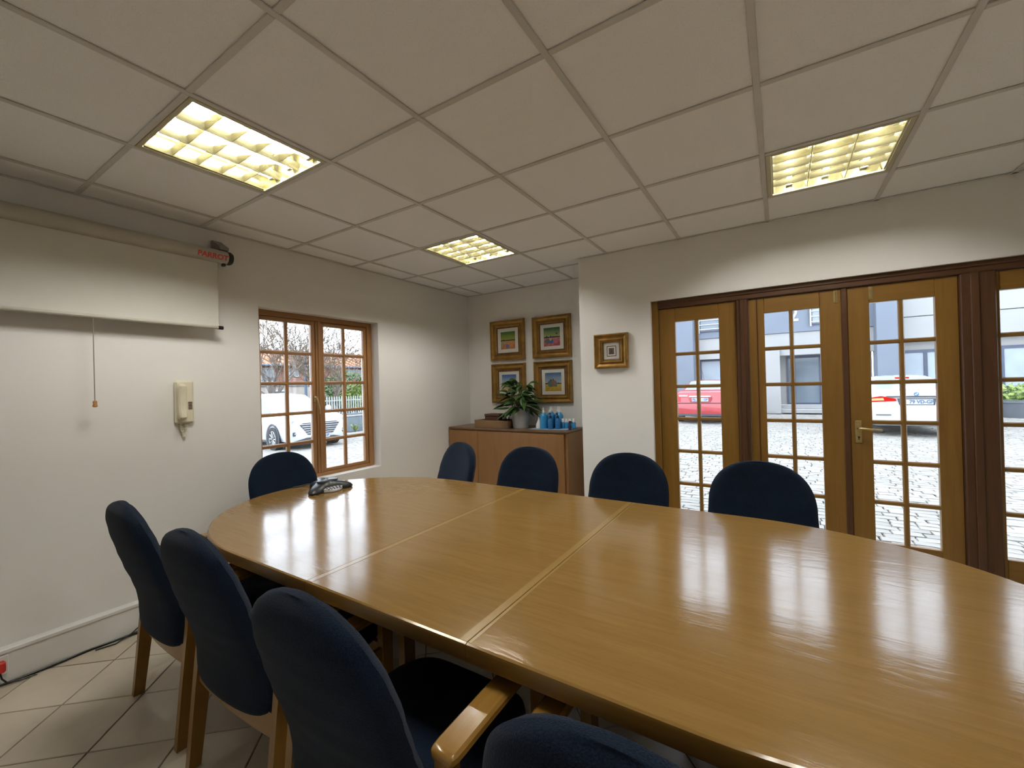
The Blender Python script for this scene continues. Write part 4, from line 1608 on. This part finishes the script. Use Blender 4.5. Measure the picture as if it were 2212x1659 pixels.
grl = yz_box(suv, 'grille', M_TRIM, [(-.36, .46), (.36, .46), (.56, .74), (.48, .79), (-.48, .79), (-.56, .74)], 2.10, 2.262)
for k in range(5):
    z = .495 + k * .062
    hwid = .37 + (z - .46) * .66
    yz_box(grl, 'grille_slat', M_CHROME, [(-hwid, z), (hwid, z), (hwid + .015, z + .024), (-hwid - .015, z + .024)], 2.255, 2.278)
yz_box(suv, 'lower_bumper', M_TRIM, [(-.78, .24), (.78, .24), (.70, .30), (.40, .38), (-.40, .38), (-.70, .30)], 2.02, 2.245)
for s in (-1, 1):
    h = MB().bbox(-.12, .12, -.03, .03, -.06, .06, .02)
    h.move(Matrix.Translation((2.085, s * .66, .82)) @ Matrix.Rotation(R(90 - s * 26) if s > 0 else R(90 + 26), 4, 'Z'))
    h.build('headlamp', M_LAMPGL, suv)
    h = MB().bbox(-.13, .13, -.02, .02, -.055, .055, .012)
    h.move(Matrix.Translation((2.165, s * .645, .50)) @ Matrix.Rotation(R(90 - s * 30), 4, 'Z'))
    h.build('fog_lamp', M_TRIM, suv)
    h = MB().bbox(-.10, .10, -.026, .026, -.02, .03, .01)
    h.move(Matrix.Translation((2.172, s * .645, .50)) @ Matrix.Rotation(R(90 - s * 30), 4, 'Z'))
    h.build('fog_lamp_lens', M_LAMPGL, suv)
    h = MB()
    h.lathe([(.02, -.10), (.09, -.085), (.115, 0), (.09, .085), (.02, .10)], 14)
    h.v = [(x * .7, y, z * .8) for x, y, z in h.v]
    h.move(Matrix.Translation((.74, s * 1.04, 1.10)) @ Matrix.Rotation(R(90), 4, 'X'))
    h.build('wing_mirror', M_CARW, suv, 50)
plate(suv, (2.272, 0, .40), R(90), '-GP', .52, .115, .16)
# white sedan from behind
BM = [(2.31, .34, .56, .62, .50, .58, .40), (2.15, .26, .72, .78, .78, .82, .60), (1.3, .22, .92, 1.0, .86, .90, .70), (.95, .22, .94, 1.04, .86, .905, .70),
      (.15, .22, .95, 1.40, .86, .905, .56), (-.4, .22, .96, 1.43, .86, .905, .56), (-.85, .22, .97, 1.40, .86, .905, .54), (-1.62, .22, .98, 1.09, .86, .905, .66),
      (-2.12, .24, .97, 1.07, .86, .89, .70), (-2.20, .25, .90, 1.00, .85, .88, .72), (-2.27, .28, .74, .80, .83, .86, .70), (-2.32, .34, .60, .64, .78, .82, .60)]
bmw = make_car('white_sedan', 'white sedan with glowing brake light parked outside the french doors', (5.91, 12.3 + 2.31, -.02), R(90), BM, M_CARW, {4, 5}, (1.4, -1.4), .325, {3}, {6}, M_CARGL)
yz_box(bmw, 'lower_bumper', M_TRIM, [(-.72, .30), (.72, .30), (.66, .37), (-.66, .37)], -2.34, -2.2)
yz_box(bmw, 'boot_seam', M_TRIM, [(-.52, .935), (.52, .935), (.52, .945), (-.52, .945)], -2.31, -2.1)
for s in (-1, 1):
    tl = yz_box(bmw, 'tail_lamp', M_TAILON if s > 0 else M_TAILON, [(s * .34, .83), (s * .80, .81), (s * .845, .90), (s * .60, .945), (s * .36, .88)][::s], -2.285, -2.1)
    yz_box(tl, 'lamp_core', M_TAILHOT, [(s * .56, .845), (s * .79, .835), (s * .80, .885), (s * .58, .905)][::s], -2.292, -2.28)
    yz_box(bmw, 'bumper_reflector', M_TRIM, [(s * .45, .50), (s * .72, .50), (s * .72, .52), (s * .45, .52)][::s], -2.345, -2.2)
yz_box(bmw, 'third_brake_light', M_TAILON, [(-.13, 1.345), (.13, 1.345), (.13, 1.375), (-.13, 1.375)], -1.0, -.90)
yz_box(bmw, 'plate_recess', M_TRIM, [(-.30, .735), (.30, .735), (.32, .885), (-.32, .885)], -2.30, -2.1)
plate(bmw, (-2.306, 0, .808), R(-90), '79 VD-GP', .54, .115, .075)
bd = link('badge', None, bmw, (-2.275, 0, .985), (0, R(-90), 0))
MB().lathe([(.001, .0), (.046, .0), (.046, .010), (.001, .012)], 24).build('badge_ring', M_PLTXT, bd, 30)
MB().lathe([(.001, .010), (.031, .0125), (.001, .0135)], 24).build('badge_disc', M_PLATE, bd, 30)
for q in (0, 2):
    b = MB().add([(0, 0, .0142)] + [(.029 * math.cos(R(90 * q + k * 15)), .029 * math.sin(R(90 * q + k * 15)), .0142) for k in range(7)],
                 [(0, k, k + 1) for k in range(1, 7)])
    b.build('badge_quarter', M_BLUE2, bd)
# red sedan from behind
RC = [(2.2, .34, .58, .64, .50, .58, .40), (2.05, .26, .74, .82, .74, .78, .58), (1.25, .22, .92, 1.0, .80, .845, .66), (.95, .22, .94, 1.05, .80, .85, .66),
      (.15, .22, .96, 1.41, .80, .85, .54), (-.4, .22, .97, 1.46, .80, .85, .54), (-.85, .22, .98, 1.42, .80, .85, .52), (-1.55, .22, 1.0, 1.12, .80, .85, .62),
      (-2.02, .24, .99, 1.10, .80, .84, .66), (-2.10, .25, .94, 1.04, .80, .83, .68), (-2.15, .28, .72, .78, .80, .83, .68), (-2.22, .32, .60, .64, .78, .82, .62)]
red = make_car('red_sedan', 'red sedan parked in front of the office building', (1.067, 14.3 + 2.2, -.02), R(90), RC, M_CARR, {4, 5}, (1.3, -1.35), .315, {3}, {6}, M_CARGL)
yz_box(red, 'chrome_strip', M_CHROME, [(-.34, .885), (.34, .885), (.31, .925), (-.31, .925)], -2.215, -2.05)
yz_box(red, 'plate_recess', M_CARR, [(-.30, .70), (.30, .70), (.36, .875), (-.36, .875)], -2.19, -2.05)
for s in (-1, 1):
    yz_box(red, 'tail_lamp', M_TAIL, [(s * .60, .72), (s * .80, .72), (s * .81, .98), (s * .64, .96)][::s], -2.18, -2.0)
    yz_box(red, 'indicator_lens', M_LAMPGL, [(s * .70, .80), (s * .78, .80), (s * .78, .87), (s * .72, .87)][::s], -2.19, -2.0)
yz_box(red, 'bumper_line', M_TRIM, [(-.80, .685), (.80, .685), (.80, .695), (-.80, .695)], -2.235, -2.1)
yz_box(red, 'lower_bumper', M_TRIM, [(-.72, .26), (.72, .26), (.70, .33), (-.70, .33)], -2.24, -2.1)
plate(red, (-2.20, 0, .795), R(-90), 'PJL      - GP', .50, .115)
text('model_lettering', 'COROLLA', .060, M_CHROME, red, (-2.185, .52, .925), (R(90), 0, R(-90)), .002, .002, None)
b = MB().tube([(-.30, .12, 1.45), (-.55, .13, 1.70), (-.68, .135, 1.80)], .006, 6)
b.build('aerial', M_TRIM, red)

# ================================================================== OUTSIDE: STREET SIDE BEYOND THE WINDOW
hs = thing('brick_house', 'brick house with red tiled roof beyond the fence', 'house', (-22, 14, -.55))


def hpart(name, mat, x0, x1, y0, y1, z0, z1, parent=None):
    return MB().bbox(x0, x1, y0 - 14, y1 - 14, z0 + .55, z1 + .55, .01).build(name, mat, parent or hs)


hpart('upper_wall', M_BRICK, -6, -.3, 4, 28, 1.5, 3.0)
hpart('lower_wall', M_BRICK, -6, .0, 4, 28, -.55, 1.75)
hpart('ledge', M_WHITEBLD, -.3, .1, 4, 28, 1.75, 1.86)
mb = MB()
mb.add([(.5, 3.4 - 14, 3.52), (.5, 28.5 - 14, 3.52), (-3.4, 28.5 - 14, 4.80), (-3.4, 3.4 - 14, 4.80), (-6.5, 28.5 - 14, 3.52), (-6.5, 3.4 - 14, 3.52)],
       [(0, 1, 2, 3), (3, 2, 4, 5), (0, 3, 5), (1, 4, 2), (0, 5, 4, 1)])
roof = mb.build('roof', M_ROOFT, hs)
ridge = MB()
for k in range(46):
    yy = 3.6 - 14 + k * .54
    ridge.tube([(.52, yy, 3.535), (-3.4, yy, 4.83)], .07, 5)
ridge.build('tile_ribs', M_ROOFT, roof, kind='stuff')
hpart('gutter', M_POLE, .45, .60, 3.4, 28.5, 2.93, 3.02)
for (a, c, z0_, z1_) in ((12.2, 13.0, 2.0, 2.85), (13.9, 14.55, 2.30, 2.85), (14.9, 15.5, 2.30, 2.85), (17.9, 19.4, 2.2, 2.85), (20.5, 22, 2.2, 2.85)):
    w_ = hpart('window', M_RAILW, -.32, -.24, a, c, z0_, z1_)
    hpart('pane', M_WINDK, -.26, -.22, a + .07, c - .07, z0_ + .07, z1_ - .07, w_)
for (a, c, z0_, z1_) in ((12.6, 13.6, .5, 1.5), (16.1, 16.6, .7, 1.5), (18.3, 19.4, .5, 1.5)):
    w_ = hpart('window', M_RAILW, -.02, .06, a, c, z0_, z1_)
    hpart('pane', M_WINDK, .04, .08, a + .07, c - .07, z0_ + .07, z1_ - .07, w_)

pol = thing('steel_pole', 'slim blue-grey pole standing in front of the brick house', 'pole', (-17, 11.75, gz(-17)))
MB().tube([(0, 0, 0), (0, 0, 3.1)], .075, 10).build('pole_tube', M_POLE, pol, 40)
MB().tube([(0, 0, 3.1), (0, -.05, 3.9)], .03, 8).build('pole_tip', M_POLE, pol, 40)

fn = thing('picket_fence', 'pale metal picket fence beyond the white SUV', 'fence', (-13, 11, gz(-13)))
MB().bbox(-.06, .06, -6, 6, 0, .70, .01).build('fence_plinth', M_LOWWALL, fn)
for z in (.85, 1.28):
    MB().bbox(-.012, .012, -6, 6, z, z + .04, .004).build('fence_rail', M_FENCE, fn)
pk = MB().add([(-.01, -.02, .70), (.01, -.02, .70), (.01, .02, .70), (-.01, .02, .70), (-.01, -.02, 1.44), (.01, -.02, 1.44), (.01, .02, 1.44), (-.01, .02, 1.44), (0, 0, 1.50)],
              [(0, 3, 2, 1), (0, 1, 5, 4), (1, 2, 6, 5), (2, 3, 7, 6), (3, 0, 4, 7), (4, 5, 8), (5, 6, 8), (6, 7, 8), (7, 4, 8)]).mesh('picket', M_FENCE)
for k in range(100):
    link('picket', pk, fn, (.02, -5.95 + k * .12, 0))

lw = thing('low_wall', 'low blue-grey garden wall behind the strappy plants', 'wall', (-11.6, 10.9, gz(-11.6)))
MB().bbox(-.10, .10, -1.9, 1.6, 0, .62, .02).build('wall_body', M_LOWWALL, lw)
MB().bbox(-.12, .12, -1.92, 1.62, .62, .67, .01).build('wall_coping', M_WHITEBLD, lw)
rnd = random.Random(9)
for k, (y, lab) in enumerate(((10.1, 'strappy yellow-green plant by the low wall, nearest the SUV'), (10.75, 'strappy yellow-green plant by the low wall, middle one'),
                              (11.4, 'strappy yellow-green plant by the low wall, farthest right'))):
    gp = thing('garden_plant', lab, 'plant', (-11.0, y, gz(-11.0)), 0, 'strappy plants by the low wall')
    for q in range(34):
        a = rnd.uniform(0, 2 * math.pi)
        ln, ht = rnd.uniform(.20, .38), rnd.uniform(.34, .56)
        d = Vector((math.cos(a), math.sin(a), 0))
        s = Vector((-d.y, d.x, 0)) * .018
        rows = []
        for i in range(5):
            t = i / 4
            c = d * ln * t + Vector((0, 0, .02 + ht * (1.7 * t - 1.1 * t * t)))
            ww = 1 - t * .9
            rows.append([c - s * ww, c + s * ww])
        MB().grid(rows).build('leaf', M_BUSHY, gp)
kb = MB().bbox(-10.58, -10.40, 8.8, 12.6, gz(-11) - .05, gz(-11) + .06, .02)
tag(kb.build('planting_kerb', M_WHITEBLD, None), 'pale raised kerb round the strappy plants', 'kerb')


def tree(name, label, base, seed, height, spread, limbs, depth, leaf_mat, leaves, lean=(0, 0), leaf_size=.05, r0=.13, group=None):
    rn = random.Random(seed)
    t = thing(name, label, 'tree', base, 0, group)
    tw = MB()
    tips = []

    def grow(p, d, ln, r_, lv, mb_):
        pts, rs = [p], [r_]
        n = 4
        for i in range(n):
            d = (d + Vector((rn.gauss(0, .13), rn.gauss(0, .13), rn.gauss(0.03, .08)))).normalized()
            p = p + d * ln / n
            pts.append(p)
            rs.append(max(.011, r_ * (1 - .45 * (i + 1) / n)))
        mb_.tube(pts, rs, 6 if lv < 2 else 4, caps=False)
        if lv >= depth:
            tips.append(p)
            return
        k = 3 if lv < 3 else 2
        for i in range(k):
            nd = (d + Vector((rn.uniform(-1, 1), rn.uniform(-1, 1), rn.uniform(-.35, .7))) * spread).normalized()
            q = pts[-1] if i == 0 else pts[rn.randint(1, n)]
            grow(q, nd, ln * rn.uniform(.62, .85), rs[-1] * rn.uniform(.6, .85), lv + 1, mb_ if lv == 0 else tw)

    tr_ = MB()
    top = Vector((lean[0], lean[1], height))
    tr_.tube([(0, 0, -.1), top * .5 + Vector((.05, 0, 0)), top], [r0, r0 * .85, r0 * .7], 8)
    tr_.build('trunk', M_BARK, t, 60)
    for i in range(limbs):
        a = 2 * math.pi * i / limbs + rn.uniform(-.4, .4)
        lb = MB()
        grow(top - Vector((0, 0, rn.uniform(0, height * .3))), Vector((math.cos(a) * .6, math.sin(a) * .6, 1)).normalized(), rn.uniform(1.1, 1.6), r0 * .55, 1, lb)
        lb.build('branch', M_BARK, t, 60)
    tw.build('twigs', M_TWIG, t, kind='stuff')
    if leaves:
        b = MB()
        for _ in range(leaves):
            p = tips[rn.randrange(len(tips))] + Vector((rn.gauss(0, .12), rn.gauss(0, .12), rn.gauss(0, .10)))
            d = Vector((rn.uniform(-1, 1), rn.uniform(-1, 1), rn.uniform(-1, .3))).normalized()
            s = d.orthogonal().normalized()
            ss = leaf_size * rn.uniform(.6, 1.3)
            b.add([p, p + d * ss - s * ss * .4, p + d * ss * 2, p + d * ss + s * ss * .4], [(0, 1, 2, 3)])
        b.build('leaves', leaf_mat, t, kind='stuff')
    return t


tree('bare_tree', 'bare branching tree seen through the left window casement', (-15.2, 9.0, gz(-15)), 5, 1.5, .75, 6, 7, M_DRYLEAF, 500, (0, .1))
tree('slanting_tree', 'pale slanting tree behind the fence seen through the right casement', (-15.0, 12.4, gz(-15)), 12, 1.3, .62, 6, 6, M_DRYLEAF, 900, (-.2, -.5), .06)
tree('thin_tree', 'thin twiggy tree far behind the middle of the window', (-18.2, 12.9, gz(-18)), 21, 1.8, .6, 5, 6, M_DRYLEAF, 400, (.1, .0))
bh = thing('green_bush', 'rounded green bush against the brick house', 'bush', (-18.5, 15.2, gz(-18.5)))
leaf_cloud('bush_leaves', M_BUSH, bh, 2600, (0, 0, 1.7), (1.0, 1.7, 1.3), .10, 5)
MB().tube([(0, 0, 0), (0, .1, 1.2)], .09, 8).build('stem', M_BARK, bh)
bh = thing('low_bush', 'lighter green bush lower right behind the fence', 'bush', (-16.0, 14.0, gz(-16)))
leaf_cloud('bush_leaves', M_BUSHY, bh, 1600, (0, 0, 1.45), (.7, 1.0, .75), .09, 6)
MB().tube([(0, 0, 0), (0, .05, 1.0)], .07, 8).build('stem', M_BARK, bh)
